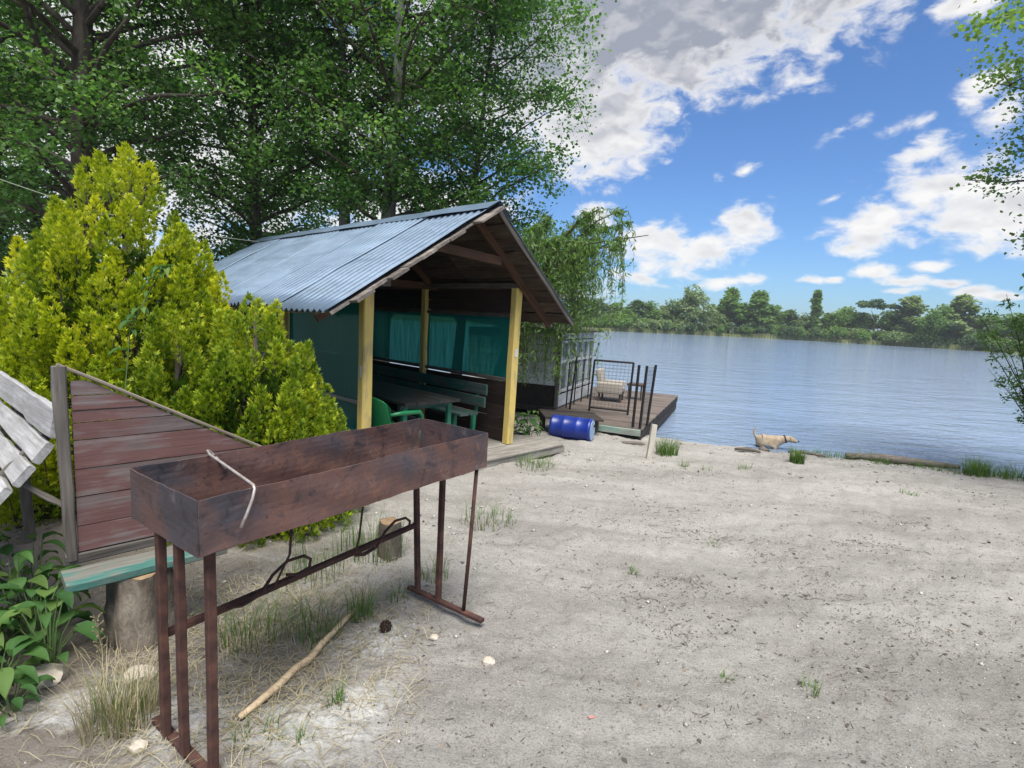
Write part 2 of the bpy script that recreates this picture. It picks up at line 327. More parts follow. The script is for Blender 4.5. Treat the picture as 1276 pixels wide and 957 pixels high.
# rusty steel, with soot and bare rust patches
def mat_rust(name, shift=0.0, metal=0.25):
    m, n, o = newmat(name); b = principled(n, o, 0.6, metal, 0.4)
    t = nd(n, 'ShaderNodeTexCoord'); v = t.outputs['Object']
    a = noise(n, v, 4.5, 8, 0.62, 0.7); c2 = noise(n, mapping(n, v, loc=(5, 3, 1)), 9, 8, 0.65, 0.5); sp = noise(n, mapping(n, v, loc=(2, 8, 3)), 60, 4, 0.6)
    lowf = noise(n, mapping(n, v, loc=(4, 2, 6)), 1.7, 3, 0.5, 0.4)
    c = mixc(n, mrange(n, a, 0.42 + shift, 0.56 + shift), (0.068, 0.060, 0.070), (0.122, 0.074, 0.066))
    c = mixc(n, mrange(n, lowf, 0.50 + shift, 0.64 + shift, 0, 0.5), c, (0.185, 0.085, 0.060))
    c = mixc(n, mrange(n, lowf, 0.36, 0.48, 0.6, 0), c, (0.058, 0.060, 0.076))
    c = mixc(n, mrange(n, c2, 0.58 + shift, 0.68 + shift, 0, 0.65), c, (0.24, 0.115, 0.07))
    c = mixc(n, mrange(n, c2, 0.34, 0.46, 0.8, 0), c, (0.036, 0.033, 0.04))
    c = mixc(n, mrange(n, noise(n, mapping(n, v, loc=(1, 7, 2)), 26, 6, 0.7, 0.8), 0.60, 0.66, 0, 0.7), c, (0.035, 0.028, 0.03))
    c = mixc(n, mrange(n, noise(n, mapping(n, v, loc=(9, 1, 4)), 6.5, 8, 0.7, 1.2), 0.60, 0.70, 0, 0.35), c, (0.30, 0.27, 0.26))
    c = mixc(n, mrange(n, sp, 0.55, 0.75, 0, 0.5), c, (0.075, 0.052, 0.048))
    lk(n, c, b.inputs['Base Color']); lk(n, mrange(n, c2, 0.3, 0.7, 0.42, 0.8), b.inputs['Roughness'])
    bump(n, b, mth(n, 'ADD', mth(n, 'MULTIPLY', c2, 0.6), mth(n, 'MULTIPLY', sp, 0.25)), 0.6, 0.006)
    return m
M['rust'] = mat_rust('rust'); M['rust_sooty'] = mat_rust('rust_sooty', 0.12, 0.35)
M['rust_bar'] = mat_noise('rust_bar', [(0.035, 0.021, 0.019), (0.070, 0.035, 0.029), (0.115, 0.055, 0.040)], 14, 6, 0.8, 0.15, bs=0.5, bd=0.003)

# galvanised corrugated roofing
def mat_roof():
    m, n, o = newmat('galvanised'); b = principled(n, o, 0.42, 0.35, 0.4)
    t = nd(n, 'ShaderNodeTexCoord'); oi = nd(n, 'ShaderNodeObjectInfo')
    a = noise(n, mapping(n, t.outputs['Object'], scale=(1, 0.5, 1)), 3.0, 8, 0.65, 0.4); st = noise(n, mapping(n, t.outputs['Object'], scale=(14, 0.8, 1)), 1.0, 5, 0.6)
    c = mixc(n, mrange(n, a, 0.35, 0.7), (0.12, 0.172, 0.24), (0.17, 0.232, 0.315))
    c = mixc(n, mrange(n, st, 0.52, 0.75, 0, 0.5), c, (0.11, 0.13, 0.16))
    hv = mrange(n, oi.outputs['Random'], 0, 1, 0.9, 1.08)
    mu = nd(n, 'ShaderNodeVectorMath', operation='SCALE'); lk(n, c, mu.inputs[0]); lk(n, hv, mu.inputs['Scale'])
    lk(n, mu.outputs[0], b.inputs['Base Color']); lk(n, mrange(n, a, 0.3, 0.7, 0.34, 0.55), b.inputs['Roughness'])
    bump(n, b, a, 0.2, 0.01); return m
M['roof'] = mat_roof()
def mat_film():
    m, n, o = newmat('teal_film')
    t = nd(n, 'ShaderNodeTexCoord'); st = noise(n, mapping(n, t.outputs['Object'], scale=(22, 22, 1.5)), 1.0, 4, 0.6)
    tr = nd(n, 'ShaderNodeBsdfTransparent'); tr.inputs[0].default_value = (0.07, 0.33, 0.29, 1)
    df = nd(n, 'ShaderNodeBsdfDiffuse'); lk(n, mixc(n, mrange(n, st, 0.3, 0.7), (0.004, 0.12, 0.13), (0.010, 0.17, 0.175)), df.inputs[0])
    tl = nd(n, 'ShaderNodeBsdfTranslucent'); tl.inputs[0].default_value = (0.008, 0.12, 0.10, 1)
    gl = nd(n, 'ShaderNodeBsdfGlossy'); gl.inputs[0].default_value = (0.6, 0.95, 0.95, 1); gl.inputs['Roughness'].default_value = 0.09
    fr_ = nd(n, 'ShaderNodeLayerWeight'); fr_.inputs[0].default_value = 0.25; frv = mrange(n, fr_.outputs['Facing'], 0.0, 1.0, 0.025, 0.07)
    m1 = nd(n, 'ShaderNodeMixShader'); m1.inputs[0].default_value = 0.45; lk(n, df.outputs[0], m1.inputs[1]); lk(n, tl.outputs[0], m1.inputs[2])
    m2 = nd(n, 'ShaderNodeMixShader'); lk(n, mrange(n, st, 0.35, 0.65, 0.12, 0.34), m2.inputs[0]); lk(n, m1.outputs[0], m2.inputs[1]); lk(n, tr.outputs[0], m2.inputs[2])
    m3 = nd(n, 'ShaderNodeMixShader'); lk(n, frv, m3.inputs[0]); lk(n, m2.outputs[0], m3.inputs[1]); lk(n, gl.outputs[0], m3.inputs[2])
    bp = nd(n, 'ShaderNodeBump'); bp.inputs['Strength'].default_value = 0.12; bp.inputs['Distance'].default_value = 0.02
    lk(n, noise(n, mapping(n, t.outputs['Object'], scale=(2.5, 2.5, 1)), 1.6, 3, 0.5), bp.inputs['Height'])
    lk(n, bp.outputs[0], gl.inputs['Normal']); lk(n, m3.outputs[0], o.inputs[0]); return m
M['film'] = mat_film()
def mat_glass():
    m, n, o = newmat('window_glass'); b = principled(n, o, 0.05, 0, 0.6)
    b.inputs['Base Color'].default_value = (0.10, 0.13, 0.15, 1); return m
M['glass'] = mat_glass()

def mat_ground():
    m, n, o = newmat('sand'); b = principled(n, o, 0.95, 0, 0.15)
    g = nd(n, 'ShaderNodeNewGeometry'); P = g.outputs['Position']
    P2 = mapping(n, P, rot=(0, 0, rad(18)), scale=(0.62, 1.75, 1))
    a = noise(n, P2, 1.1, 7, 0.62, 0.4); c1 = noise(n, P2, 5.5, 7, 0.68, 0.3); f = noise(n, P, 42, 8, 0.78); ff = noise(n, mapping(n, P, loc=(3, 1, 0)), 115, 6, 0.75)
    c = mixc(n, mrange(n, a, 0.36, 0.64), (0.255, 0.242, 0.222), (0.375, 0.36, 0.335))
    c = mixc(n, mrange(n, c1, 0.55, 0.75, 0, 0.55), c, (0.165, 0.150, 0.130))
    c = mixc(n, mrange(n, c1, 0.28, 0.42, 0.6, 0), c, (0.44, 0.42, 0.39))
    c = mixc(n, mrange(n, f, 0.53, 0.66, 0, 0.75), c, (0.13, 0.117, 0.103))
    c = mixc(n, mrange(n, ff, 0.55, 0.64, 0, 0.75), c, (0.095, 0.085, 0.076))
    c = mixc(n, mrange(n, ff, 0.36, 0.45, 0.7, 0), c, (0.50, 0.48, 0.45))
    s = nd(n, 'ShaderNodeSeparateXYZ'); lk(n, P, s.inputs[0])
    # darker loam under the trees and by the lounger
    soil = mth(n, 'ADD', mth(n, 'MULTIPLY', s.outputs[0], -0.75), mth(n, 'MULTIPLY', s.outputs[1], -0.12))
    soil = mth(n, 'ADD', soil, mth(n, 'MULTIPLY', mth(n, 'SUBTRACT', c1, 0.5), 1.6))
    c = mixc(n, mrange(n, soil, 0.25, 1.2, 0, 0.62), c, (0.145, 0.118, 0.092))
    # wet band at the waterline
    wet = mrange(n, mth(n, 'ADD', s.outputs[2], mth(n, 'MULTIPLY', c1, 0.12)), -0.52, -0.42, 0.75, 0)
    c = mixc(n, wet, c, (0.085, 0.075, 0.062))
    # drifts of poplar fluff
    for (x, y, r) in ((-0.78, 1.98, 0.30), (-0.66, 2.62, 0.22), (-1.28, 2.02, 0.24), (-0.55, 2.2, 0.16), (-1.75, 2.05, 0.2)):
        d = nd(n, 'ShaderNodeVectorMath', operation='DISTANCE'); lk(n, P, d.inputs[0]); d.inputs[1].default_value = (x, y, -0.1)
        fm = mth(n, 'ADD', mth(n, 'DIVIDE', d.outputs['Value'], r), mth(n, 'MULTIPLY', mth(n, 'SUBTRACT', c1, 0.5), 2.4))
        c = mixc(n, mth(n, 'MULTIPLY', mrange(n, fm, 0.35, 1.0, 0.85, 0), mrange(n, f, 0.38, 0.6, 1, 0.35)), c, (0.64, 0.64, 0.63))
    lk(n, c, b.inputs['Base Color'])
    h = mth(n, 'ADD', mth(n, 'MULTIPLY', f, 0.5), mth(n, 'ADD', mth(n, 'MULTIPLY', ff, 0.25), mth(n, 'MULTIPLY', c1, 0.6)))
    bump(n, b, h, 1.0, 0.035); return m
M['sand'] = mat_ground()
def mat_water():
    m, n, o = newmat('water'); b = principled(n, o, 0.06, 0, 0.5); b.inputs['IOR'].default_value = 1.33
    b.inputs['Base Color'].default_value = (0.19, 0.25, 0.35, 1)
    g = nd(n, 'ShaderNodeNewGeometry'); P = g.outputs['Position']
    V = mapping(n, P, rot=(0, 0, rad(18)), scale=(0.42, 1.0, 1))
    a = noise(n, V, 3.2, 4, 0.55, 0.6); c = noise(n, mapping(n, V, rot=(0, 0, 0.4)), 0.8, 3, 0.5, 0.3); d = noise(n, V, 9.5, 3, 0.6)
    h = mth(n, 'ADD', mth(n, 'MULTIPLY', a, 0.30), mth(n, 'ADD', mth(n, 'MULTIPLY', c, 0.55), mth(n, 'MULTIPLY', d, 0.10)))
    # calm lanes and ruffled patches
    pt = mrange(n, noise(n, mapping(n, P, scale=(0.02, 0.06, 1)), 1.0, 4, 0.6), 0.35, 0.65, 0.55, 1.0)
    bp = nd(n, 'ShaderNodeBump'); bp.inputs['Distance'].default_value = 0.30; lk(n, pt, bp.inputs['Strength'])
    lk(n, h, bp.inputs['Height']); lk(n, bp.outputs[0], b.inputs['Normal'])
    return m
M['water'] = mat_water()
M['far_ground'] = mat_noise('far_ground', [(0.05, 0.07, 0.03), (0.09, 0.11, 0.05), (0.14, 0.14, 0.08)], 0.2, 6, 0.95, bs=0, coord='Object')

# ------------------------------------------------------------------ terrain
SHORE = [(-400, 250), (-60, 52), (-30, 34), (-12, 22.5), (-4, 16.2), (0.0, 13.2), (1.8, 11.45), (3.04, 10.0), (3.93, 9.72), (5.19, 9.30), (6.38, 8.96), (7.27, 8.70), (8.17, 8.32), (10, 7.6), (14, 5.6), (30, -4), (80, -40), (400, -260)]
SH = np.array(SHORE, float)
def shore_dist(x, y):
    x = np.asarray(x, float); y = np.asarray(y, float); best = np.full(x.shape, 1e9); sgn = np.ones(x.shape)
    for (ax, ay), (bx, by) in zip(SH[:-1], SH[1:]):
        dx, dy = bx - ax, by - ay; L2 = dx * dx + dy * dy
        t = np.clip(((x - ax) * dx + (y - ay) * dy) / L2, 0, 1)
        px, py = ax + t * dx, ay + t * dy; d = np.hypot(x - px, y - py)
        cr = dx * (y - ay) - dy * (x - ax)
        m = d < best; best = np.where(m, d, best); sgn = np.where(m, np.where(cr > 0, -1, 1), sgn)
    return best * sgn
_nr = np.random.RandomState(3)
_lat = _nr.rand(64, 64)
def vnoise(x, y):
    xi = np.floor(x).astype(int); yi = np.floor(y).astype(int); fx = x - xi; fy = y - yi
    fx = fx * fx * (3 - 2 * fx); fy = fy * fy * (3 - 2 * fy)
    a = _lat[xi % 64, yi % 64]; b = _lat[(xi + 1) % 64, yi % 64]; c = _lat[xi % 64, (yi + 1) % 64]; d = _lat[(xi + 1) % 64, (yi + 1) % 64]
    return (a * (1 - fx) + b * fx) * (1 - fy) + (c * (1 - fx) + d * fx) * fy
PROF_S = [-60, -6, -1.6, -0.3, 0.0, 0.22, 0.45, 1.5, 4.0, 6.5, 9.0, 400]
PROF_Z = [-6, -2.6, -1.1, -0.74, -0.60, -0.47, -0.42, -0.36, -0.27, -0.215, -0.10, -0.10]
def gz(x, y, rough=True):
    x = np.asarray(x, float); y = np.asarray(y, float)
    s = shore_dist(x, y) + (vnoise(x * 1.3, y * 1.3) - 0.5) * 0.22
    z = np.interp(s, PROF_S, PROF_Z)
    z = z + (vnoise(x * 0.5 + 9, y * 0.5) - 0.5) * 0.05
    if rough:
        r1 = vnoise(x * 3.1 + 4, y * 3.4 + 7); r2 = vnoise(x * 8.3, y * 7.7 + 3); r3 = vnoise(x * 19.0 + 1, y * 21.0)
        z = z + (r1 - 0.5) * 0.040 + (np.minimum(r2, 0.58) - 0.4) * 0.042 + (r3 - 0.5) * 0.022
    return z
def gz1(x, y): return float(gz(np.array([x]), np.array([y]))[0])
rr = np.concatenate([np.geomspace(0.4, 16, 300), np.geomspace(17, 400, 28)])
th = np.concatenate([np.linspace(rad(28), rad(152), 560, endpoint=False), np.linspace(rad(152), rad(388), 110, endpoint=False)])
RR, TH = np.meshgrid(rr, th, indexing='ij'); gx = RR * np.cos(TH); gy = RR * np.sin(TH)
gzv = gz(gx, gy); nr_, nt_ = gx.shape
vv = np.stack([gx, gy, gzv], -1).reshape(-1, 3)
i, j = np.meshgrid(np.arange(nr_ - 1), np.arange(nt_), indexing='ij'); j2 = (j + 1) % nt_
ff = np.stack([i * nt_ + j, (i + 1) * nt_ + j, (i + 1) * nt_ + j2, i * nt_ + j2], -1).reshape(-1, 4)
ff = ff[:, ::1]
# close the middle
cen = len(vv); vv = np.vstack([vv, [[0, 0, -0.1]]])
me = npmesh('ground', vv, ff)
bm = bmesh.new(); bm.from_mesh(me); bm.verts.ensure_lookup_table()
for j in range(nt_): bm.faces.new((bm.verts[cen], bm.verts[j], bm.verts[(j + 1) % nt_]))
bmesh.ops.recalc_face_normals(bm, faces=bm.faces); bm.to_mesh(me); bm.free()
if me.polygons[0].normal.z < 0: me.flip_normals()
tag(link('ground', me, M['sand'], smooth=True), kind='structure')
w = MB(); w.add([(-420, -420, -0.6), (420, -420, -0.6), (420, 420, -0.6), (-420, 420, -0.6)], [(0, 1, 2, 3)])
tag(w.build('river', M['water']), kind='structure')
FAR = [(-410, 290), (-200, 190), (-60, 148), (25, 145), (62, 166), (90, 166), (107, 157), (119, 138), (132, 108), (160, 70), (300, -40), (410, -110)]
def far_pt(t):
    """walk the far bank: t in metres of x from -60 to 160"""
    for (ax, ay), (bx, by) in zip(FAR[:-1], FAR[1:]):
        if ax <= t <= bx: k = (t - ax) / (bx - ax); return ay + (by - ay) * k
    return 150
fv = []; ffc = []
rows = [(-4, -1.6), (0.0, -0.55), (1.5, -0.1), (8, 0.3), (25, 1.0), (70, 1.6)]
for k, (x, y) in enumerate(FAR):
    a = FAR[max(k - 1, 0)]; b = FAR[min(k + 1, len(FAR) - 1)]; d = Vector((b[0] - a[0], b[1] - a[1], 0)).normalized(); nrm = Vector((-d.y, d.x, 0))
    for (o_, z) in rows: p = Vector((x, y, z)) + nrm * o_; fv.append((p.x, p.y, z))
R_ = len(rows)
for k in range(len(FAR) - 1):
    for q in range(R_ - 1): ffc.append((k * R_ + q, (k + 1) * R_ + q, (k + 1) * R_ + q + 1, k * R_ + q + 1))
me = bpy.data.meshes.new('far_bank'); me.from_pydata(fv, [], ffc); me.update()
tag(link('far_bank', me, M['far_ground']), kind='structure')

# ------------------------------------------------------------------ foliage tools
def rnd_rot(n, rs, upbias=0.6):
    """random leaf frames: normal biased upwards"""
    nrm = rs.normal(size=(n, 3)); nrm[:, 2] = np.abs(nrm[:, 2]) + upbias; nrm /= np.linalg.norm(nrm, axis=1)[:, None]
    t = rs.normal(size=(n, 3)); t -= nrm * (t * nrm).sum(1)[:, None]; t /= np.linalg.norm(t, axis=1)[:, None]
    return t, np.cross(nrm, t), nrm
def leaf_mesh(name, P, size, rs, aspect=0.8, upbias=0.6, rnd=None, frames=None, fold=0.16):
    n = len(P); size = np.broadcast_to(size, (n,)) * rs.uniform(0.5, 1.4, n)
    t, b, nm = frames if frames else rnd_rot(n, rs, upbias)
    s = size[:, None]
    v0 = P; v1 = P + t * s * 0.42 + b * s * aspect * 0.5 + nm * s * fold; v2 = P + t * s; v3 = P + t * s * 0.42 - b * s * aspect * 0.5 + nm * s * fold
    V = np.stack([v0, v1, v2, v3], 1).reshape(-1, 3)
    F = np.arange(4 * n).reshape(n, 4)
    if rnd is None: rnd = rs.rand(n)
    return npmesh(name, V, F, {'rnd': np.repeat(np.clip(rnd, 0, 1), 4)})
def make_tree(name, base, H, tr, z0, prof, nl, per, leafsize, seed, label, group, leafmat, barkmat, lean=(0, 0), rise=0.6, cat='tree', nsub=6, csig=0.26, gap=0.0, zmax_limb=1.0):
    rs = np.random.RandomState(seed); rr_ = random.Random(seed)
    bz = gz1(base[0], base[1]) - 0.12
    root = empty(name, (base[0], base[1], bz), 0, label, cat, group)
    tb = MB(); pts = []; rads = []
    for k in range(9):
        u = k / 8; pts.append((lean[0] * u + rr_.uniform(-1, 1) * 0.10 * u, lean[1] * u + rr_.uniform(-1, 1) * 0.10 * u, H * u * 0.96))
        rads.append(tr * (1 - 0.86 * u) * (1.35 if k == 0 else 1))
    tb.tube(pts, rads, 10)
    def trunk_at(u):
        k = min(int(u * 8), 7); f = u * 8 - k; return Vector(pts[k]).lerp(Vector(pts[k + 1]), f)
    lb = MB(); P = []; Rn = []
    ga = rr_.uniform(0, 6.28)
    for l in range(nl):
        u = (z0 / H) + (zmax_limb - z0 / H) * (l + rr_.uniform(0, 0.9)) / nl
        if u > 0.985: u = 0.985
        a = ga + l * 2.39996 + rr_.uniform(-.3, .3)
        L = prof((u * H - z0) / (H - z0)) * rr_.uniform(0.7, 1.12)
        p0 = trunk_at(u); d = Vector((math.cos(a), math.sin(a), rise * rr_.uniform(0.5, 1.4)))
        d.normalize(); lp = [p0]
        cur = p0.copy()
        for q in range(5):
            d2 = d + Vector((rr_.uniform(-.2, .2), rr_.uniform(-.2, .2), rr_.uniform(-.12, .16) - 0.08 * q)); d2.normalize()
            cur = cur + d2 * L / 5; lp.append(cur.copy())
        r_ = tr * 0.30 * (1 - 0.7 * u) + 0.008
        lb.tube(lp, [r_ * (1 - 0.17 * q) for q in range(6)], 5, False)
        tips = []
        for q in range(nsub):
            f = rr_.uniform(0.25, 1.0) * 5; k = min(int(f), 4); sp = lp[k].lerp(lp[k + 1], f - k)
            dd = Vector((rr_.uniform(-1, 1), rr_.uniform(-1, 1), rr_.uniform(-0.5, 0.8))).normalized() * (0.25 + 0.30 * L * rr_.random())
            tw = [sp, sp + dd * 0.5 + Vector((0, 0, 0.03)), sp + dd]
            lb.tube(tw, [r_ * 0.35, r_ * 0.25, 0.004], 4, False)
            tips.append(sp + dd * 0.55); tips.append(sp + dd)
        tips.append(lp[-1]); tips.append(lp[-2])
        for tpt in tips:
            if rr_.random() < gap: continue
            n = int(per * rr_.uniform(0.5, 1.4))
            c = np.array(tpt); sg = csig * rr_.uniform(0.7, 1.3)
            P.append(c + rs.normal(size=(n, 3)) * np.array([sg, sg, sg * 0.75])); Rn.append(np.clip(rs.normal(rr_.uniform(0.15, 0.75), 0.15, n), 0, 1))
    P = np.concatenate(P); Rn = np.concatenate(Rn)
    tb.build('trunk', barkmat, root, True); lb.build('limbs', M['bark_dark'], root, True)
    link('crown', leaf_mesh('crown', P, leafsize, rs, 0.85, 0.5, Rn), leafmat, root)
    return root

# ------------------------------------------------------------------ the tall poplars behind the arbour
pop = lambda R: (lambda t: R * (0.62 + 0.75 * math.sin(min(1, max(0, t)) ** 0.75 * math.pi * 0.92)))
POPS = [('poplar_tree', (-3.05, 12.0), 13.5, 0.21, 3.9, 3.1, 66, 40, 0.078, 11, 'tall poplar with a pale straight trunk, its crown edge against the open sky', 'bark_pale', (0.6, 0)),
        ('poplar_tree', (-1.35, 12.5), 9.5, 0.13, 2.9, 1.9, 46, 40, 0.076, 18, 'bushy low poplar between the roof ridge and the weeping willow', 'bark_dark', (0.5, 0)),
        ('poplar_tree', (-3.95, 12.9), 13.0, 0.18, 4.2, 2.2, 46, 40, 0.078, 12, 'poplar with slim pale trunk rising just beside the straight pale one behind the roof', 'bark_pale', (-0.5, 0.2)),
        ('poplar_tree', (-5.7, 12.3), 12.0, 0.17, 3.0, 2.3, 56, 40, 0.078, 13, 'slender forked poplar behind the far end of the corrugated roof', 'bark_dark', (-0.5, 0)),
        ('poplar_tree', (-8.3, 10.3), 12.0, 0.30, 3.2, 2.7, 66, 40, 0.076, 14, 'thick dark trunked poplar rising behind the yellow green conifer', 'bark_dark', (0.3, 0.2)),
        ('poplar_tree', (-11.6, 12.0), 11.0, 0.24, 2.4, 2.8, 60, 36, 0.078, 15, 'dense dark poplar beyond the conifer, hung lowest over the overhead wire', 'bark_dark', (0.2, 0)),
        ('poplar_tree', (-7.6, 15.8), 13.0, 0.20, 2.6, 2.6, 52, 36, 0.09, 16, 'slim poplar showing between the forked and the thick dark trunked ones', 'bark_dark', (0, 0)),
        ('poplar_tree', (-14.5, 16.5), 12.0, 0.22, 2.2, 3.0, 52, 34, 0.10, 17, 'shaded poplar behind the dense one hung over the wire', 'bark_dark', (0, 0))]
for nm, base, H, tr, z0, R, nl, per, ls, sd, lab, bk, lean in POPS:
    make_tree(nm, base, H, tr, z0, pop(R), nl, int(per * 1.65), ls, sd, lab, 'poplars behind the arbour', M['poplar_leaf'], M[bk], lean, gap=0.17, csig=0.21)

# ------------------------------------------------------------------ conifers
def spray_mesh(name, P, Dr, size, rs, rnd):
    """flat fan sprays: five narrow fingers each"""
    n = len(P); Dr = Dr / np.linalg.norm(Dr, axis=1)[:, None]
    q = rs.normal(size=(n, 3)); sd = np.cross(Dr, q); sd /= np.linalg.norm(sd, axis=1)[:, None]
    nm = np.cross(Dr, sd); V = []; A = []
    for ang, ln in ((0, 1.0), (0.45, 0.82), (-0.45, 0.82)):
        ang = ang + rs.normal(0, 0.08, n)[:, None]; ln = (ln * size * rs.uniform(0.8, 1.2, n))[:, None]
        d = Dr * np.cos(ang) + sd * np.sin(ang); e = -Dr * np.sin(ang) + sd * np.cos(ang)
        w = ln * 0.13; cv = nm * ln * rs.normal(0, 0.06, n)[:, None]
        V += [P, P + d * ln * 0.55 + e * w + cv, P + d * ln + cv * 1.6, P + d * ln * 0.55 - e * w + cv]
        A += [rnd - 0.22, rnd, rnd + 0.16, rnd]
    V = np.stack(V, 1).reshape(-1, 3); A = np.clip(np.stack(A, 1).reshape(-1), 0, 1)
    return npmesh(name, V, np.arange(len(V)).reshape(-1, 4), {'rnd': A})
def make_conifer(name, base, H, R, seed, nlobe, nspray, label, mat, ssize, prof, lob=(0.30, 0.55), tone=0.5):
    rs = np.random.RandomState(seed); bz = gz1(*base) - 0.05
    root = empty(name, (base[0], base[1], bz), 0, label, 'conifer')
    tb = MB(); tb.tube([(0, 0, 0), (0.02, 0, H * 0.4), (0, 0.02, H * 0.9)], [0.07, 0.045, 0.01], 8); tb.build('trunk', M['bark_dark'], root, True)
    P = []; Dr = []; Rn = []
    br = MB()
    for l in range(nlobe):
        u = 1 - math.sqrt(1 - 0.985 * (l + rs.rand()) / nlobe) if l > nlobe * 0.12 else rs.rand() * 0.12
        top_ = l >= nlobe - 14 and H > 2.5
        if top_: u = 0.84 + 0.10 * (l - nlobe + 14) / 13
        elif H <= 2.5 and l >= nlobe - 10: u = 0.80 + 0.12 * (l - nlobe + 10) / 9
        u = min(max(u, 0.0), 0.98)
        a = l * 2.39996 + rs.normal(0, .25); r = R * prof(u) * rs.uniform(0.74, 1.06) * (0.8 if l >= nlobe - 14 else 1)
        c = np.array([r * math.cos(a), r * math.sin(a), u * H]); od = np.array([math.cos(a), math.sin(a), 0])
        ax = np.array([0, 0, 1.0]) + od * rs.uniform(0.10, 0.42) * (1 - u * 0.6); ax /= np.linalg.norm(ax)
        L = rs.uniform(*lob) * (1 - 0.25 * u); lr = L * rs.uniform(0.20, 0.27); tl = rs.normal(tone, 0.10)
        c = c - ax * L * 0.45
        if l % 3 == 0: br.tube([(0, 0, max(0.05, c[2] - 0.25)), tuple(c), tuple(c + ax * L * 0.6)], [0.012, 0.008, 0.003], 4, False)
        n = int(nspray * rs.uniform(0.8, 1.2) * (L / 0.42))
        s = rs.rand(n) ** 0.8; ph = rs.uniform(0, 6.283, n); e1 = np.cross(ax, od); e1 /= np.linalg.norm(e1); e2 = np.cross(ax, e1)
        rad_ = (lr * np.sin(np.clip(s * 0.93 + 0.10, 0, 1) * math.pi) ** 0.8 * rs.uniform(0.55, 1.0, n))[:, None]
        rv = np.cos(ph)[:, None] * e1 + np.sin(ph)[:, None] * e2
        P.append(c + ax * (s * L)[:, None] + rv * rad_); Dr.append(ax * 0.95 + rv * 0.55 + rs.normal(0, 0.20, (n, 3)))
        # growth ends are golden, older scale leaves green
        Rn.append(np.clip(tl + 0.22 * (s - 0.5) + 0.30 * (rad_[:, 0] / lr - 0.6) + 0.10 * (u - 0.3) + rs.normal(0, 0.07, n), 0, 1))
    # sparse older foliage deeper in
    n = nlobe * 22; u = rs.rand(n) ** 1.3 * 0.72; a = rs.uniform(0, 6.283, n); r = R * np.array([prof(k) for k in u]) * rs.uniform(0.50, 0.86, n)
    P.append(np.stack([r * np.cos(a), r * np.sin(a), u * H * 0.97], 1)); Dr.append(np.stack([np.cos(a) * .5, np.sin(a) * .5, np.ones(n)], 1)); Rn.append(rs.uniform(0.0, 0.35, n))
    br.build('branches', M['bark_dark'], root)
    P = np.concatenate(P); Dr = np.concatenate(Dr); Rn = np.concatenate(Rn)
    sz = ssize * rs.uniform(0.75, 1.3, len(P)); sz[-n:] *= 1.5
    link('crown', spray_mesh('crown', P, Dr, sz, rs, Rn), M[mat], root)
    return root
pf1 = lambda u: min(1.0, ((1 - u) / 0.82) ** 0.72) * (0.90 + 0.10 * min(1, u / 0.2))
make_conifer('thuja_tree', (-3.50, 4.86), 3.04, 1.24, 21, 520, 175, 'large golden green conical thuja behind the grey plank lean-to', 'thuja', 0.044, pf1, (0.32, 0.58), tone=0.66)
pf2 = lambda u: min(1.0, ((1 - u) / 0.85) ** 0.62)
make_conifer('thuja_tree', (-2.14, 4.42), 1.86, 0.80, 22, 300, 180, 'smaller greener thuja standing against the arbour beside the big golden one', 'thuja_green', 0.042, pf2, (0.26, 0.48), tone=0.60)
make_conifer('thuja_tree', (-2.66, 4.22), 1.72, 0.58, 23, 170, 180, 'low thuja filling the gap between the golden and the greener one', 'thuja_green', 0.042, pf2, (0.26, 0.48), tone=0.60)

# ------------------------------------------------------------------ arbour
GA = (-1.59, 5.77); GZ = -0.15; GW = 2.26; GD = 6.0
arb = empty('arbour', (GA[0], GA[1], 0), rad(46), 'open wooden arbour with blue grey corrugated roof, yellow posts and teal film walls', 'arbour')
AP_T, AP_Z, EL_T, ER_T, E_Z = 1.395, 2.885, -0.67, 2.93, 1.576
def roof_z(t): return E_Z + (t - EL_T) * (AP_Z - E_Z) / (AP_T - EL_T) if t < AP_T else E_Z + (ER_T - t) * (AP_Z - E_Z) / (ER_T - AP_T)
# corrugated sheets, overlapping like the real ones
def corr_sheet(side, d0, d1, k):
    tE, tA = (EL_T - 0.03, AP_T - 0.02) if side < 0 else (ER_T + 0.03, AP_T + 0.02)
    nx = max(24, int((d1 - d0) / 0.122 * 10)); ny = 9; v = []; f = []; r = random.Random(k + side * 31)
    warp = [r.uniform(-0.008, 0.008) for _ in range(ny + 1)]
    for a in range(ny + 1):
        t = tE + (tA - tE) * a / ny; z = roof_z(max(min(t, ER_T), EL_T)) - (0.03 * abs(AP_Z - E_Z) / abs(AP_T - EL_T) if a == 0 else 0) + 0.018 + 0.014 * (k % 2) + warp[a]
        for b in range(nx + 1):
            d = d0 + (d1 - d0) * b / nx
            cz = 0.017 * math.cos(2 * math.pi * d / 0.122)
            v.append((t + (r.uniform(-0.006, 0.006) if a == 0 else 0), d, z + cz + 0.006 * math.sin(d * 2.1 + t * 3)))
    for a in range(ny):
        for b in range(nx): i0 = a * (nx + 1) + b; f.append((i0, i0 + 1, i0 + nx + 2, i0 + nx + 1))
    me = bpy.data.meshes.new('roof_sheet'); me.from_pydata(v, [], f); me.update()
    o = link('roof_sheet', me, M['roof'], arb, smooth=True)
    md = o.modifiers.new('thick', 'SOLIDIFY'); md.thickness = 0.004
    return o
d = -0.50; k = 0
while d < 6.35:
    corr_sheet(-1, d, min(d + 1.17, 6.45), k); corr_sheet(1, d, min(d + 1.17, 6.45), k); d += 1.12; k += 1
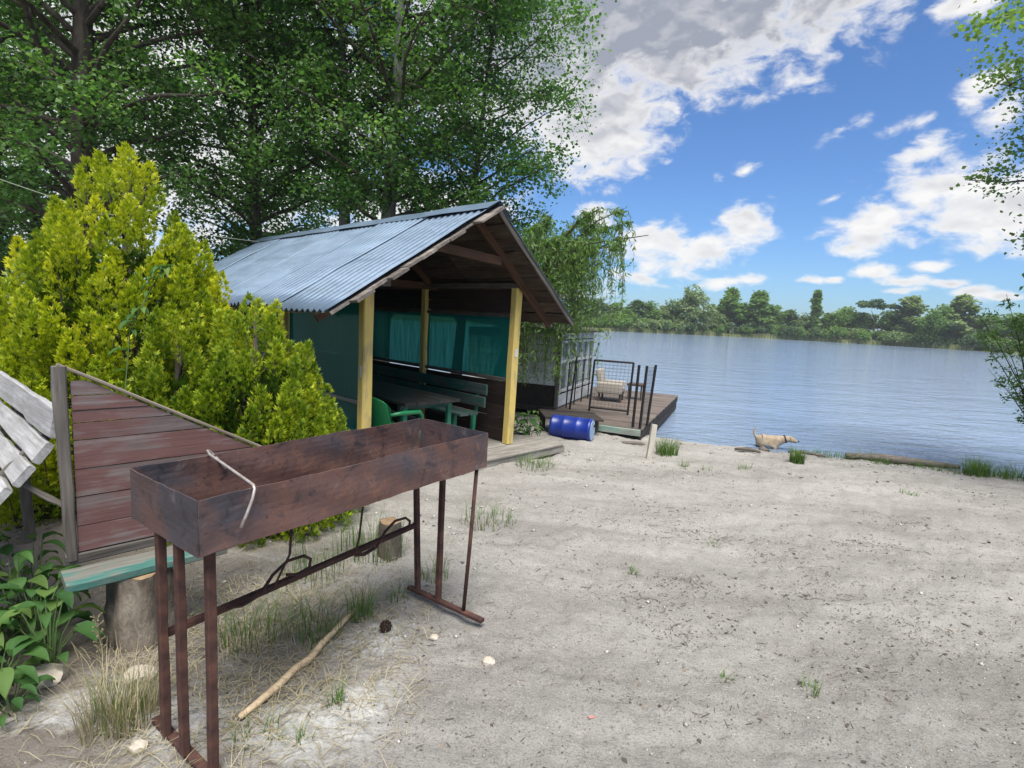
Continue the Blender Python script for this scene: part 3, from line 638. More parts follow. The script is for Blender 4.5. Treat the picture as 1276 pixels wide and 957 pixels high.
# ridge cap
for q, (a, b) in enumerate(((-0.52, 1.95), (1.90, 4.25), (4.20, 6.5))):
    rc = MB(); n = 12
    for s in (0, 1):
        pass
    vv2 = []; f2 = []
    for b_ in range(n + 1):
        dd = a + (b - a) * b_ / n; jz = 0.005 * math.sin(dd * 5 + q) + 0.004 * q
        vv2 += [(AP_T - 0.20, dd, roof_z(AP_T - 0.20) + 0.062 + jz), (AP_T, dd, AP_Z + 0.055 + jz), (AP_T + 0.20, dd, roof_z(AP_T + 0.20) + 0.062 + jz)]
    for b_ in range(n):
        i0 = b_ * 3; f2 += [(i0, i0 + 1, i0 + 4, i0 + 3), (i0 + 1, i0 + 2, i0 + 5, i0 + 4)]
    me = bpy.data.meshes.new('ridge_cap'); me.from_pydata(vv2, [], f2); me.update()
    o = link('ridge_cap', me, M['roof'], arb); md = o.modifiers.new('thick', 'SOLIDIFY'); md.thickness = 0.004
# roof boarding: boards along the depth, ragged live-edged ends at the gable
def boarding(side, n):
    tE, tA = (EL_T, AP_T) if side < 0 else (ER_T, AP_T)
    L2 = math.hypot(tA - tE, AP_Z - E_Z); ux = (tA - tE) / L2; uz = (AP_Z - E_Z) / L2
    nx, nz = (-uz, ux) if side < 0 else (uz, -ux)
    if nz < 0: nx, nz = -nx, -nz
    for q in range(n):
        c = (q + 0.5) / n * L2; r = random.Random(q * 7 + side)
        t = tE + ux * c - nx * (0.028 + 0.004 * (q % 2)); z = E_Z + uz * c - nz * (0.028 + 0.004 * (q % 2))
        d0 = -0.50 - r.uniform(-0.03, 0.13) if side < 0 else -0.44 - r.uniform(0, 0.03)
        if z > AP_Z - 0.06: continue
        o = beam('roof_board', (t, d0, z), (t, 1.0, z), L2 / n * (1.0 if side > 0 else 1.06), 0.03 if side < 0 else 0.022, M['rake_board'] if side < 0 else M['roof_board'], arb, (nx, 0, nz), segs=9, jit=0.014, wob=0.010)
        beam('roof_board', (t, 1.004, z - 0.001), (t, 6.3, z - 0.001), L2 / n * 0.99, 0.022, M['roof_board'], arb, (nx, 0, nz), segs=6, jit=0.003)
boarding(-1, 11); boarding(1, 9)
# barge batten on the right-hand gable edge
beam('barge_board', (ER_T + 0.02, -0.475, E_Z - 0.03), (AP_T + 0.0, -0.475, AP_Z - 0.03), 0.022, 0.07, M['dark_post'], arb, segs=8)
# frame
for q, dd in enumerate((0, 2.0, 4.0, 6.0)):
    for t in (0.0, GW):
        zt = roof_z(t) - 0.15
        lx = -0.0 if q else (0.02 if t else 0.0)
        me = plank_mesh(zt - GZ, 0.118, 0.118, segs=6, jit=0.003, ch=0.012)
        o = link('post', me, M['yellow_post'], arb, frame_m((t + lx * 0.0, dd, GZ), (t + (0.035 if t and not q else 0.0), dd, zt), (0, 1, 0)))
        tag(o, label='yellow painted square post')
    for (ta, tb_) in ((EL_T + 0.05, AP_T), (ER_T - 0.05, AP_T)):
        o_ = 0.10
        beam('rafter', (ta, dd - 0.115, roof_z(ta) - o_), (tb_, dd - 0.115, roof_z(tb_) - o_ - 0.02), 0.05, 0.11, M['rafter'], arb, segs=6)
    beam('tie_beam', (0.30, dd - 0.06, 2.03), (2.36, dd - 0.06, 2.03), 0.05, 0.11, M['rafter'] if q else M['dark_post'], arb, segs=5) if q else None
# short raking tie at the gable
beam('tie_beam', (0.72, -0.168, 2.36), (1.78, -0.168, 2.30), 0.045, 0.11, M['rafter'], arb, segs=5)
for t in (0.0, GW):
    beam('top_plate', (t, -0.10 if t else -0.38, roof_z(t) - 0.115), (t, 6.25, roof_z(t) - 0.115), 0.09, 0.07, M['dark_post'], arb, segs=6)
# walls: film panels between the posts, rails, dark boarding low on the right and back
def film_panel(p0, p1, z0, z1, seed):
    r = random.Random(seed); nx, nz_ = 14, 6; p0 = Vector(p0); p1 = Vector(p1); L = (p1 - p0).length; v = []; f = []
    for a in range(nz_ + 1):
        for b in range(nx + 1):
            x = L * b / nx; v.append((x, 0.012 * math.sin(x * 5.3 + seed) * math.sin(a / nz_ * math.pi) + r.uniform(-0.002, 0.002), z0 + (z1 - z0) * a / nz_))
    for a in range(nz_):
        for b in range(nx): i0 = a * (nx + 1) + b; f.append((i0, i0 + 1, i0 + nx + 2, i0 + nx + 1))
    me = bpy.data.meshes.new('film_panel'); me.from_pydata(v, [], f); me.update()
    ang = math.atan2(p1.y - p0.y, p1.x - p0.x)
    return link('film_panel', me, M['film'], arb, Matrix.Translation((p0.x, p0.y, 0)) @ Matrix.Rotation(ang, 4, 'Z'), True)
for q in range(3):
    a, b = q * 2.0 + 0.08, q * 2.0 + 1.92
    film_panel((0.0, a, 0), (0.0, b, 0), 0.60, 1.80, q); film_panel((0.0, a, 0), (0.0, b, 0), GZ + 0.03, 0.555, q + 5)
    beam('rail', (0.0, a - 0.01, 0.578), (0.0, b + 0.01, 0.578), 0.05, 0.04, M['grey_plank'], arb)
    film_panel((GW, a, 0), (GW, b, 0), 0.76, 1.60, q + 10)
    beam('rail', (GW, a - 0.01, 0.735), (GW, b + 0.01, 0.735), 0.05, 0.05, M['dark_post'], arb)
    beam('rail', (GW, a - 0.01, 1.625), (GW, b + 0.01, 1.625), 0.05, 0.05, M['dark_post'], arb)
    for k in range(5):
        z = GZ + 0.09 + k * 0.168
        beam('wall_board', (GW + 0.0, a, z), (GW + 0.0, b, z), 0.022, 0.164, M['dark_wall'], arb, segs=4, jit=0.002)
    for k in range(3):
        z = 1.74 + k * 0.15
        if q == 0 and k > 1: continue
        beam('wall_board', (GW + 0.0, a, z), (GW + 0.0, b, z), 0.022, 0.146, M['dark_wall'], arb, segs=4, jit=0.002) if z < roof_z(GW) - 0.2 else None
film_panel((0.08, 6.0, 0), (GW - 0.08, 6.0, 0), 0.76, 1.60, 31)
beam('rail', (0.07, 6.0, 0.735), (GW - 0.07, 6.0, 0.735), 0.05, 0.05, M['dark_post'], arb)
for k in range(5): beam('wall_board', (0.07, 6.0, GZ + 0.09 + k * 0.168), (GW - 0.07, 6.0, GZ + 0.09 + k * 0.168), 0.022, 0.164, M['dark_wall'], arb, segs=4, jit=0.002)
for k in range(8):
    z = 1.71 + k * 0.15; lo = max(-0.3, AP_T - (AP_Z - z) / 0.636 + 0.15); hi = min(2.6, AP_T + (AP_Z - z) / 0.855 - 0.15)
    if hi - lo > 0.1: beam('wall_board', (lo, 6.03, z), (hi, 6.03, z), 0.022, 0.146, M['dark_wall'], arb, segs=4, jit=0.002)
# deck
fl = plank_mesh(2.98, 0.138, 0.03, segs=6, jit=0.002, seed=5)
dd = -0.40; k = 0
while dd < 6.1:
    link('floor_board', fl if k % 3 else plank_mesh(2.98, 0.138, 0.03, segs=6, jit=0.003), M['deck_board'], arb, frame_m((-0.05 + 0.012 * (k % 4), dd, GZ - 0.022), (3, dd, GZ - 0.022))); dd += 0.144; k += 1
beam('deck_beam', (-0.05, -0.43, GZ - 0.085), (2.98, -0.43, GZ - 0.085), 0.05, 0.10, M['deck_board'], arb, segs=6)
beam('deck_beam', (2.93, -0.40, GZ - 0.088), (2.93, 6.1, GZ - 0.088), 0.05, 0.09, M['deck_board'], arb, segs=6)
beam('deck_beam', (0.0, -0.40, GZ - 0.088), (0.0, 6.1, GZ - 0.088), 0.05, 0.09, M['deck_board'], arb, segs=6)
# small pale sticker on the right-hand post
st = MB(); st.box((GW + 0.018, -0.0625, 1.12), (0.05, 0.003, 0.11)); st.build('sticker', M['white_siding'], arb)
st = MB(); st.box((-0.0635, -0.01, 0.94), (0.004, 0.03, 0.13)); st.build('light_switch', M['white_siding'], arb)

def in_arb(t, d, z=0.0):
    v = Matrix.Rotation(rad(46), 3, 'Z') @ Vector((t, d, 0)); return (GA[0] + v.x, GA[1] + v.y, z)
# table inside
tab = empty('picnic_table', in_arb(1.02, 1.35, GZ), rad(46), 'long dark plank table on green legs under the arbour roof', 'table')
for k in range(5): beam('tabletop_plank', (-0.42 + k * 0.172 + 0.083, -1.25, 0.655), (-0.42 + k * 0.172 + 0.083, 1.25, 0.655), 0.168, 0.04, M['tabletop'], tab, segs=6)
beam('apron', (-0.40, -1.1, 0.60), (0.40, -1.1, 0.60), 0.05, 0.06, M['teal_paint'], tab); beam('apron', (-0.40, 1.1, 0.60), (0.40, 1.1, 0.60), 0.05, 0.06, M['teal_paint'], tab)
for x in (-0.33, 0.36):
    for y in (-1.1, 1.1): beam('leg', (x, y, 0.0), (x, y, 0.60), 0.06, 0.06, M['green_paint'], tab, (0, 1, 0), segs=3, jit=0.001)
def bench(loc, label, flip=1):
    b = empty('garden_bench', loc, rad(46), label, 'bench')
    for k in range(2): beam('seat_plank', (-0.16 + k * 0.165, -1.5, 0.415), (-0.16 + k * 0.165, 1.5, 0.415), 0.155, 0.035, M['teal_paint'], b)
    for k in range(2): beam('backrest_plank', (flip * (0.20 + 0.03 * k), -1.5, 0.56 + k * 0.17), (flip * (0.20 + 0.03 * k), 1.5, 0.56 + k * 0.17), 0.03, 0.15, M['teal_paint'], b)
    for y in (-1.3, 0, 1.3):
        beam('leg', (-0.17, y, 0), (-0.17, y, 0.395), 0.06, 0.06, M['green_paint'], b, (0, 1, 0), segs=2, jit=0.001)
        beam('leg', (flip * 0.165, y, 0), (flip * 0.19, y, 0.395), 0.06, 0.06, M['green_paint'], b, (0, 1, 0), segs=2, jit=0.001)
        beam('support', (flip * 0.225, y, 0.40), (flip * 0.262, y, 0.80), 0.03, 0.05, M['green_paint'], b, (0, 1, 0), segs=2, jit=0.001)
    return b
bench(in_arb(1.82, 1.75, GZ), 'teal painted bench with plank backrest along the dark boarded wall')
# green plastic armchair
def plastic_chair(loc, rz, label):
    c = empty('plastic_chair', loc, rz, label, 'chair'); m = M['plastic_green']
    def sh(name, pts, th=0.012):
        me = bpy.data.meshes.new(name); me.from_pydata(pts[0], [], pts[1]); me.update(); o = link(name, me, m, c, smooth=True); md = o.modifiers.new('t', 'SOLIDIFY'); md.thickness = th; md.offset = 0
        ms = o.modifiers.new('s', 'SUBSURF'); ms.levels = 1; ms.render_levels = 1; return o
    def grid(fn, nu, nv): return ([fn(i / nu, j / nv) for j in range(nv + 1) for i in range(nu + 1)], [(j * (nu + 1) + i, j * (nu + 1) + i + 1, (j + 1) * (nu + 1) + i + 1, (j + 1) * (nu + 1) + i) for j in range(nv) for i in range(nu)])
    sh('seat', grid(lambda u, v: (-0.23 + 0.46 * u, -0.23 + 0.46 * v, 0.41 - 0.03 * v - 0.02 * math.sin(u * math.pi)), 6, 6))
    sh('backrest', grid(lambda u, v: ((-0.23 + 0.46 * u) * (1 - 0.1 * v), 0.23 + 0.10 * v - 0.05 * (2 * u - 1) ** 2, 0.39 + 0.42 * v - 0.06 * v * (2 * u - 1) ** 2), 6, 6))
    for s in (-1, 1):
        a = MB(); a.tube([(s * 0.26, -0.22, 0.40), (s * 0.275, -0.21, 0.56), (s * 0.28, -0.16, 0.615), (s * 0.28, 0.10, 0.63), (s * 0.25, 0.26, 0.62)], [0.022, 0.022, 0.026, 0.026, 0.018], 8); a.build('armrest', m, c, True)
        for y, yy in ((-0.22, -0.26), (0.22, 0.27)):
            a = MB(); a.tube([(s * 0.27, yy, 0.0), (s * 0.235, y, 0.41)], [0.02, 0.03], 8); a.build('leg', m, c, True)
    return c
plastic_chair(in_arb(0.42, 0.10, GZ), rad(46 + 100), 'green moulded plastic armchair beside the yellow posts at the table')

# ------------------------------------------------------------------ steel grill
GR = empty('charcoal_grill', (-1.003, 1.694, -0.10), rad(90 - 34.54), 'rusty sheet steel charcoal grill trough on thin square legs', 'grill')
GL, GWd, GT, GH = 1.557, 0.53, 1.05, 0.196    # z measured from the ground
def sheet(name, p0, p1, z0, z1, mat, seed, dent=0.006, parent=GR, n=30, m=8):
    r = random.Random(seed); p0 = Vector(p0); p1 = Vector(p1); L = (p1 - p0).length; v = []; f = []
    for a in range(m + 1):
        for b in range(n + 1):
            x = L * b / n; e = 1 if 0 < b < n else 0
            yy = dent * (math.sin(x * 4.1 + seed) * math.sin(a / m * math.pi * 0.9 + 0.2) + 0.4 * math.sin(x * 13 + a)) * e
            zz = z0 + (z1 - z0) * a / m + (r.uniform(-0.002, 0.002) + 0.0025 * math.sin(x * 7 + seed)) * (1 if a in (0, m) else 0.3)
            v.append((x, yy, zz))
    for a in range(m):
        for b in range(n): i0 = a * (n + 1) + b; f.append((i0, i0 + 1, i0 + n + 2, i0 + n + 1))
    me = bpy.data.meshes.new(name); me.from_pydata(v, [], f); me.update()
    o = link(name, me, mat, parent, Matrix.Translation((p0.x, p0.y, 0)) @ Matrix.Rotation(math.atan2(p1.y - p0.y, p1.x - p0.x), 4, 'Z'), False)
    md = o.modifiers.new('t', 'SOLIDIFY'); md.thickness = 0.0045; md.offset = 0
    return o
sheet('side_panel', (0, 0, 0), (GL, 0, 0), GT - GH, GT, M['rust'], 1); sheet('side_panel', (0, GWd, 0), (GL, GWd, 0), GT - GH, GT, M['rust'], 2)
sheet('end_panel', (-0.003, 0.004, 0), (-0.003, GWd - 0.004, 0), GT - GH, GT, M['rust_sooty'], 3, 0.004, n=8); sheet('end_panel', (GL + 0.003, 0.004, 0), (GL + 0.003, GWd - 0.004, 0), GT - GH, GT, M['rust_sooty'], 4, 0.004, n=8)
bp_ = MB(); nx, ny = 14, 5; vv3 = []
for a in range(ny + 1):
    for b in range(nx + 1): vv3.append((0.004 + (GL - 0.008) * b / nx, 0.004 + (GWd - 0.008) * a / ny, GT - GH + 0.004 - 0.008 * math.sin(b / nx * math.pi) * math.sin(a / ny * math.pi)))
me = bpy.data.meshes.new('bottom_plate'); me.from_pydata(vv3, [], [(a * (nx + 1) + b, a * (nx + 1) + b + 1, (a + 1) * (nx + 1) + b + 1, (a + 1) * (nx + 1) + b) for a in range(ny) for b in range(nx)]); me.update()
o = link('bottom_plate', me, M['rust_sooty'], GR); md = o.modifiers.new('t', 'SOLIDIFY'); md.thickness = 0.004
ub = GT - GH - 0.002
def bar(name, p0, p1, w=0.03, h=None, **k): return beam(name, p0, p1, w, h or w, M['rust_bar'], GR, k.pop('upv', (0, 1, 0)), segs=6, jit=0.0012, ch=0.003, **k)
for (x, y0, x1, y1) in ((0.03, 0.37, 0.02, 0.34), (0.02, 0.20, 0.02, 0.19), (0.06, 0.06, 0.05, 0.04)): bar('leg', (x1, y1, 0.022), (x, y0, ub), 0.03)
for (x, y0, x1, y1, w_) in ((1.46, 0.46, 1.45, 0.40, 0.03), (1.47, 0.25, 1.445, 0.225, 0.03)): bar('leg', (x1, y1, 0.022), (x, y0, ub), w_)
rd = MB(); rd.tube([(1.445, 0.03, 0.02), (1.47, 0.025, 0.4), (1.495, 0.02, ub)], 0.011, 8); rd.build('leg', M['rust_bar'], GR, True)
for x in (0.035, 1.445): bar('foot_bar', (x, -0.11, 0.010), (x, 0.47, 0.010), 0.035, 0.022, upv=(0, 0, 1))
bar('rail', (0.02, 0.375, 0.415), (1.455, 0.435, 0.42), 0.028, upv=(0, 0, 1))
for (x0, side) in ((0.36, 1), (1.02, 1)):
    h = MB(); y = 0.40
    h.tube([(x0 + 0.16, 0.27, ub), (x0 + 0.155, 0.29, 0.60), (x0 + 0.10, 0.33, 0.445)] if x0 < 0.5 else [(x0 - 0.10, 0.27, ub), (x0 - 0.11, 0.30, 0.55), (x0 - 0.10, 0.34, 0.455), (x0 - 0.04, 0.35, 0.425), (x0 + 0.04, 0.355, 0.43)], 0.006, 6)
    L = [(x0 - 0.10, 0.34, 0.44), (x0 - 0.03, 0.35, 0.415), (x0 + 0.05, 0.35, 0.43), (x0 + 0.11, 0.35, 0.50), (x0 + 0.19, 0.36, 0.535), (x0 + 0.28, 0.37, 0.525), (x0 + 0.325, 0.38, 0.49), (x0 + 0.31, 0.37, 0.455), (x0 + 0.24, 0.36, 0.45), (x0 + 0.19, 0.37, 0.465)]
    h.tube(L, 0.0075, 7); h.build('wire_hook', M['rust_bar'], GR, True)
# pale bent poker lying across both rims
pk = MB()
pk.tube([(0.345, 0.50, 0.985), (0.318, 0.53, 1.035), (0.300, 0.548, 1.062), (0.288, 0.54, 1.067), (0.270, 0.48, 1.064), (0.24, 0.30, 1.062), (0.195, 0.05, 1.061), (0.185, 0.0, 1.061), (0.180, -0.016, 1.052), (0.170, -0.020, 1.02), (0.15, -0.019, 0.97), (0.128, -0.018, 0.925)], 0.0055, 8)
po = pk.build('wire_poker', M['pale_wire'], None, True); po.matrix_world = GR.matrix_basis.copy()
po.location = GR.location; po.rotation_euler = GR.rotation_euler
tag(po, 'pale bent wire poker hooked across the rims of the grill trough', 'poker')

# ------------------------------------------------------------------ plank lean-to with the brown triangular side
PB = empty('plank_lean_to', (-2.1, 2.5, 0), rad(46), 'weathered grey plank lean-to with a triangular brown boarded side', 'lean-to')
zs = [1.193, 1.121, 1.050, 0.989, 0.905, 0.762, 0.623, 0.475, 0.346]
SL = (1.262 - 0.775) / 0.867
def slope_t(z): return (1.235 - z) / SL
for k in range(len(zs) - 1):
    zt, zb = zs[k] - 0.0025, zs[k + 1] + 0.0025
    a0, a1 = max(0.02, slope_t(zt)), max(0.04, slope_t(zb)); n = 7; b = MB(); r = random.Random(k); oy = r.uniform(-0.003, 0.003); v = []
    for q in range(n + 1):
        u = q / n; xt = 0.018 + (a0 - 0.018) * u; xb = 0.018 + (a1 - 0.018) * u; j1 = r.uniform(-0.001, 0.001); j2 = r.uniform(-0.001, 0.001)
        v += [(xb, -0.010 + oy, zb + j1), (xt, -0.010 + oy, zt + j2), (xt, 0.012 + oy, zt + j2), (xb, 0.012 + oy, zb + j1)]
    f = []
    for q in range(n):
        i0 = q * 4
        for s in range(4): f.append((i0 + s, i0 + (s + 1) % 4, i0 + 4 + (s + 1) % 4, i0 + 4 + s))
    f.append((3, 2, 1, 0)); f.append((n * 4, n * 4 + 1, n * 4 + 2, n * 4 + 3)); f = [tuple(reversed(q)) for q in f]
    b.add(v, f); b.build('side_board', M['brown_board'], PB)
beam('post', (-0.008, 0.002, 0.31), (-0.024, 0.002, 1.262), 0.048, 0.055, M['dark_post'], PB, (0, 1, 0), segs=8)
beam('edge_batten', (-0.03, -0.002, 1.272), (1.60, -0.002, 1.272 - 1.63 * SL), 0.034, 0.016, M['batten'], PB, (0, 0, 1), segs=10)
beam('back_stud', (0.42, 0.032, 0.33), (0.42, 0.032, 1.0), 0.04, 0.04, M['dark_post'], PB, (0, 1, 0))
beam('bottom_rail', (-0.03, 0.004, 0.315), (1.75, 0.004, 0.315), 0.04, 0.05, M['dark_post'], PB)
# grey planks on the far side, stepping down and away
PL = [(-0.040, 0.985, 80, 0.145, 0.030), (-0.085, 0.842, 54, 0.098, 0.034), (-0.160, 0.748, 52, 0.098, 0.034), (-0.240, 0.655, 50, 0.100, 0.034), (-0.322, 0.566, 48, 0.10, 0.034), (-0.408, 0.480, 46, 0.10, 0.034)]
for q, (t, z, ang, w_, h_) in enumerate(PL):
    ca, sa = math.cos(rad(ang)), math.sin(rad(ang)); upv = (-sa, 0, ca); jx = (0.0, 0.012, -0.006, 0.016, 0.0, 0.01)[q]
    beam('plank', (t, 0.045 + jx, z), (t - 0.13, 1.72 + jx, z + 0.006 * (q % 2)), w_, h_, M['grey_plank'], PB, upv, segs=10, jit=0.005)
for dd in (0.30, 1.25):
    beam('bearer', (-0.015, dd, 0.93), (-0.46, dd, 0.40), 0.05, 0.05, M['dark_post'], PB, (0, 1, 0))
    beam('leg', (-0.40, dd, -0.22), (-0.40, dd, 0.44), 0.06, 0.06, M['dark_post'], PB, (0, 1, 0))
beam('strut', (-0.02, 0.09, 0.60), (-0.30, 0.14, 0.78 - 0.02), 0.03, 0.04, M['dark_post'], PB, (0, 1, 0)) if False else beam('strut', (-0.012, 0.06, 0.56), (-0.16, 0.10, 0.69), 0.03, 0.035, M['dark_post'], PB, (0, 1, 0))
beam('back_post', (-0.07, 1.5, -0.2), (-0.09, 1.5, 0.92), 0.06, 0.06, M['dark_post'], PB, (0, 1, 0))
# low bench board on two stumps in front
def in_pb(t, d, z): v = Matrix.Rotation(rad(46), 3, 'Z') @ Vector((t, d, 0)); return (-2.1 + v.x, 2.5 + v.y, z)
lb_ = empty('bench_board', in_pb(-0.04, -0.12, 0.0), rad(46), 'flaking turquoise bench board laid on a split log stump', 'bench')
beam('seat_plank', (-0.02, -0.03, 0.268), (0.66, -0.03, 0.268), 0.19, 0.042, M['turq_board'], lb_, segs=9, jit=0.004)
def stump(loc, r, h, seed, label):
    s = empty('log_stump', loc, 0, label, 'stump'); rs_ = random.Random(seed); n = 20; m = 6; v = []; f = []
    jr = [rs_.uniform(0.82, 1.14) for _ in range(n)]
    for a in range(m + 1):
        for b in range(n):
            q = r * jr[b] * (1 + 0.05 * rs_.uniform(-1, 1)) * (1.10 - 0.12 * a / m); w_ = 2 * math.pi * b / n; v.append((q * math.cos(w_), q * math.sin(w_), h * a / m))
    for a in range(m):
        for b in range(n): f.append((a * n + b, a * n + (b + 1) % n, (a + 1) * n + (b + 1) % n, (a + 1) * n + b))
    me = bpy.data.meshes.new('bark'); me.from_pydata(v, [], f); me.update(); link('bark', me, M['stump_wood'], s, smooth=True)
    t = MB(); t.add([(x * 0.985, y * 0.985, h - 0.002) for (x, y, z) in v[-n:]] + [(0, 0, h)], [(b, (b + 1) % n, n) for b in range(n)]); t.build('cut_face', M['cut_wood'], s)
    return s
for (t, d, r, h, lab, sd) in ((0.24, -0.14, 0.135, 0.0, 'pale split log stump under the grey plank end of the turquoise board', 1), (1.74, -0.10, 0.075, 0.0, 'lone darker log stump behind the grill rail', 2)):
    p = in_pb(t, d, 0); z = gz1(p[0], p[1]) - 0.03; stump((p[0], p[1], z), r, 0.2455 - z - (0.0 if sd == 1 else 0.13), sd, lab)

# ------------------------------------------------------------------ floating jetty with cabin
RX, RY, RZ = 2.28, 9.18, -0.20
dirv = Vector((4.35 - 2.28, 14.0 - 9.18, 0)); RL = dirv.length; RA = math.atan2(dirv.y, dirv.x)
raft = empty('jetty_raft', (RX, RY, RZ), RA, 'low brown plank jetty raft floating at the water edge', 'jetty')
# local x runs out over the water, local y to the left
for k in range(36):
    x = 0.07 + k * 0.148; y1 = 1.32 if x > 1.2 else 0.62 + 0.58 * x
    y1 = 2.9 if x > 3.80 else (1.88 if x > 0.95 else 1.25)
    beam('deck_plank', (x, -0.02 + 0.006 * (k % 3), -0.015), (x, y1, -0.015), 0.142, 0.028, M['raft_board'], raft, segs=4, jit=0.002)
beam('side_beam', (0.0, 0.03, -0.10), (5.35, 0.03, -0.10), 0.06, 0.14, M['raft_beam'], raft); beam('side_beam', (0.10, 0.03, -0.27), (5.3, 0.03, -0.27), 0.05, 0.17, M['raft_beam'], raft)
beam('side_beam', (0.0, 1.2, -0.10), (5.35, 1.2, -0.10), 0.06, 0.14, M['raft_beam'], raft); beam('side_beam', (3.9, 2.8, -0.10), (5.35, 2.8, -0.10), 0.06, 0.14, M['raft_beam'], raft)
beam('end_beam', (-0.03, 0.0, -0.07), (-0.03, 1.25, -0.07), 0.05, 0.11, M['green_beam'], raft, segs=6)
beam('end_beam', (5.38, 0.0, -0.10), (5.38, 2.85, -0.10), 0.05, 0.16, M['raft_beam'], raft)
for (x, y) in ((0.35, 0.62), (1.0, 1.1)): beam('prop', (x, y, -0.40), (x, y, -0.07), 0.10, 0.10, M['green_beam'], raft, (0, 1, 0), segs=2)
for y in (0.3, 1.7): 
    f_ = MB(); f_.tube([(2.6, y, -0.46), (5.2, y, -0.46)], 0.24, 14); f_.build('float', M['barrel_blue'], raft, True)
# fence and gate
def rod(par, name, p0, p1, r=0.018, n=6): b = MB(); b.tube([p0, p1], r, n); return b.build(name, M['black_metal'], par)
fence = empty('jetty_fence', (RX, RY, RZ), RA, 'black metal mesh fence with leaning posts on the jetty edge', 'fence')
posts = [((0.06, 0.16), (0.10, 0.14)), ((0.03, 0.03), (0.07, 0.0)), ((0.40, -0.03), (0.46, -0.09)), ((1.15, 1.66), (1.22, 1.60))]
for (a, b) in posts: rod(fence, 'post', (a[0], a[1], 0.0), (b[0], b[1], 1.10), 0.024 if a[0] < 1 else 0.020)
def mesh_panel(par, a, b, z0, z1, nx_, nz_, r=0.0028):
    m = MB(); a = Vector(a); b = Vector(b)
    for k in range(nx_ + 1): p = a.lerp(b, k / nx_); m.tube([(p.x, p.y, z0), (p.x + 0.05, p.y - 0.03, z1)], r, 4, False)
    for k in range(nz_ + 1):
        z = z0 + (z1 - z0) * k / nz_; m.tube([(a.x + 0.05 * k / nz_, a.y - 0.03 * k / nz_, z), (b.x + 0.05 * k / nz_, b.y - 0.03 * k / nz_, z)], r, 4, False)
    return m.build('wire_mesh', M['wire_metal'], par)
mesh_panel(fence, (0.04, 0.03, 0), (0.40, -0.03, 0), 0.10, 1.06, 7, 14)
gate = empty('jetty_gate', (RX, RY, RZ), RA, 'black framed wire mesh gate standing ajar on the jetty', 'gate')
ga_, gb_ = Vector((1.28, 0.50, 0)), Vector((1.22, 1.27, 0))
gtop = Vector((0.05, -0.03, 0))
for (p0, p1) in ((ga_ + Vector((0, 0, 0.08)), gb_ + Vector((0, 0, 0.08))), (ga_ + gtop + Vector((0, 0, 1.04)), gb_ + gtop + Vector((0, 0, 1.04))), (ga_ + Vector((0, 0, 0.0)), ga_ + gtop + Vector((0, 0, 1.05))), (gb_ + Vector((0, 0, 0.0)), gb_ + gtop + Vector((0, 0, 1.05)))): rod(gate, 'frame_bar', p0, p1, 0.021)
mesh_panel(gate, ga_, gb_, 0.10, 1.03, 10, 14)
# cabin: white boarded box with a glazed side
cab = empty('cabin', (0.93, 10.95, RZ), RA, 'small white boarded cabin with tall windows half hidden by the weeping willow', 'cabin')
CW, CD, CH = 2.6, 2.1, 1.55     # local x along the jetty, y to the left
for k in range(8): beam('siding_board', (0.0, 0.05, 0.52 + k * 0.135), (0.0, CD, 0.52 + k * 0.135), 0.02, 0.128, M['white_siding'], cab, segs=3, jit=0.002)
beam('corner_post', (-0.01, 0.0, 0.0), (-0.01, 0.0, CH), 0.07, 0.07, M['dark_post'], cab, (0, 1, 0))
for k in range(2): beam('siding_board', (0.05, 0.0, 0.07 + k * 0.13), (CW, 0.0, 0.07 + k * 0.13), 0.02, 0.125, M['white_siding'], cab, segs=3, jit=0.002)
beam('siding_board', (0.05, 0.0, CH - 0.07), (CW, 0.0, CH - 0.07), 0.02, 0.14, M['white_siding'], cab, segs=3, jit=0.002)
for k in range(5):
    x = 0.10 + k * 0.50; fm_ = M['white_siding']
    wnd = MB(); wnd.box((x + 0.25, 0.02, 0.84), (0.44, 0.008, 1.02)); wo = wnd.build('window', M['glass'], cab)
    for (cx_, cz_, sx, sz_) in ((0.02, 0.84, 0.05, 1.10), (0.48, 0.84, 0.05, 1.10)):
        q = MB(); q.box((x + cx_, 0.0, cz_), (sx, 0.045, sz_)); q.build('frame', fm_, wo)
    for cz_ in (0.33, 0.95, 1.36): q = MB(); q.box((x + 0.25, 0.0, cz_), (0.40, 0.04, 0.05)); q.build('frame', fm_, wo)
for nm_, c_, d_ in (('back_wall', (CW, CD / 2, CH / 2), (0.03, CD, CH)), ('side_wall', (CW / 2, CD, CH / 2), (CW - 0.05, 0.03, CH)), ('base_skirt', (0.02, CD / 2, 0.22), (0.02, CD - 0.1, 0.46))):
    q = MB(); q.box(c_, d_); q.build(nm_, M['raft_beam'] if nm_ == 'base_skirt' else M['white_siding'], cab)
q = MB(); q.add([(-0.2, -0.2, CH + 0.01), (CW + 0.2, -0.2, CH + 0.01), (CW + 0.2, CD + 0.2, CH + 0.14), (-0.2, CD + 0.2, CH + 0.14), (-0.2, -0.2, CH + 0.05), (CW + 0.2, -0.2, CH + 0.05), (CW + 0.2, CD + 0.2, CH + 0.18), (-0.2, CD + 0.2, CH + 0.18)], [(3, 2, 1, 0), (4, 5, 6, 7), (0, 1, 5, 4), (1, 2, 6, 5), (2, 3, 7, 6), (3, 0, 4, 7)]); q.build('roof', M['raft_beam'], cab)
q = MB(); q.box((CW / 2, CD / 2, -0.05), (CW + 0.1, CD + 0.1, 0.10)); q.build('floor_frame', M['raft_beam'], cab)
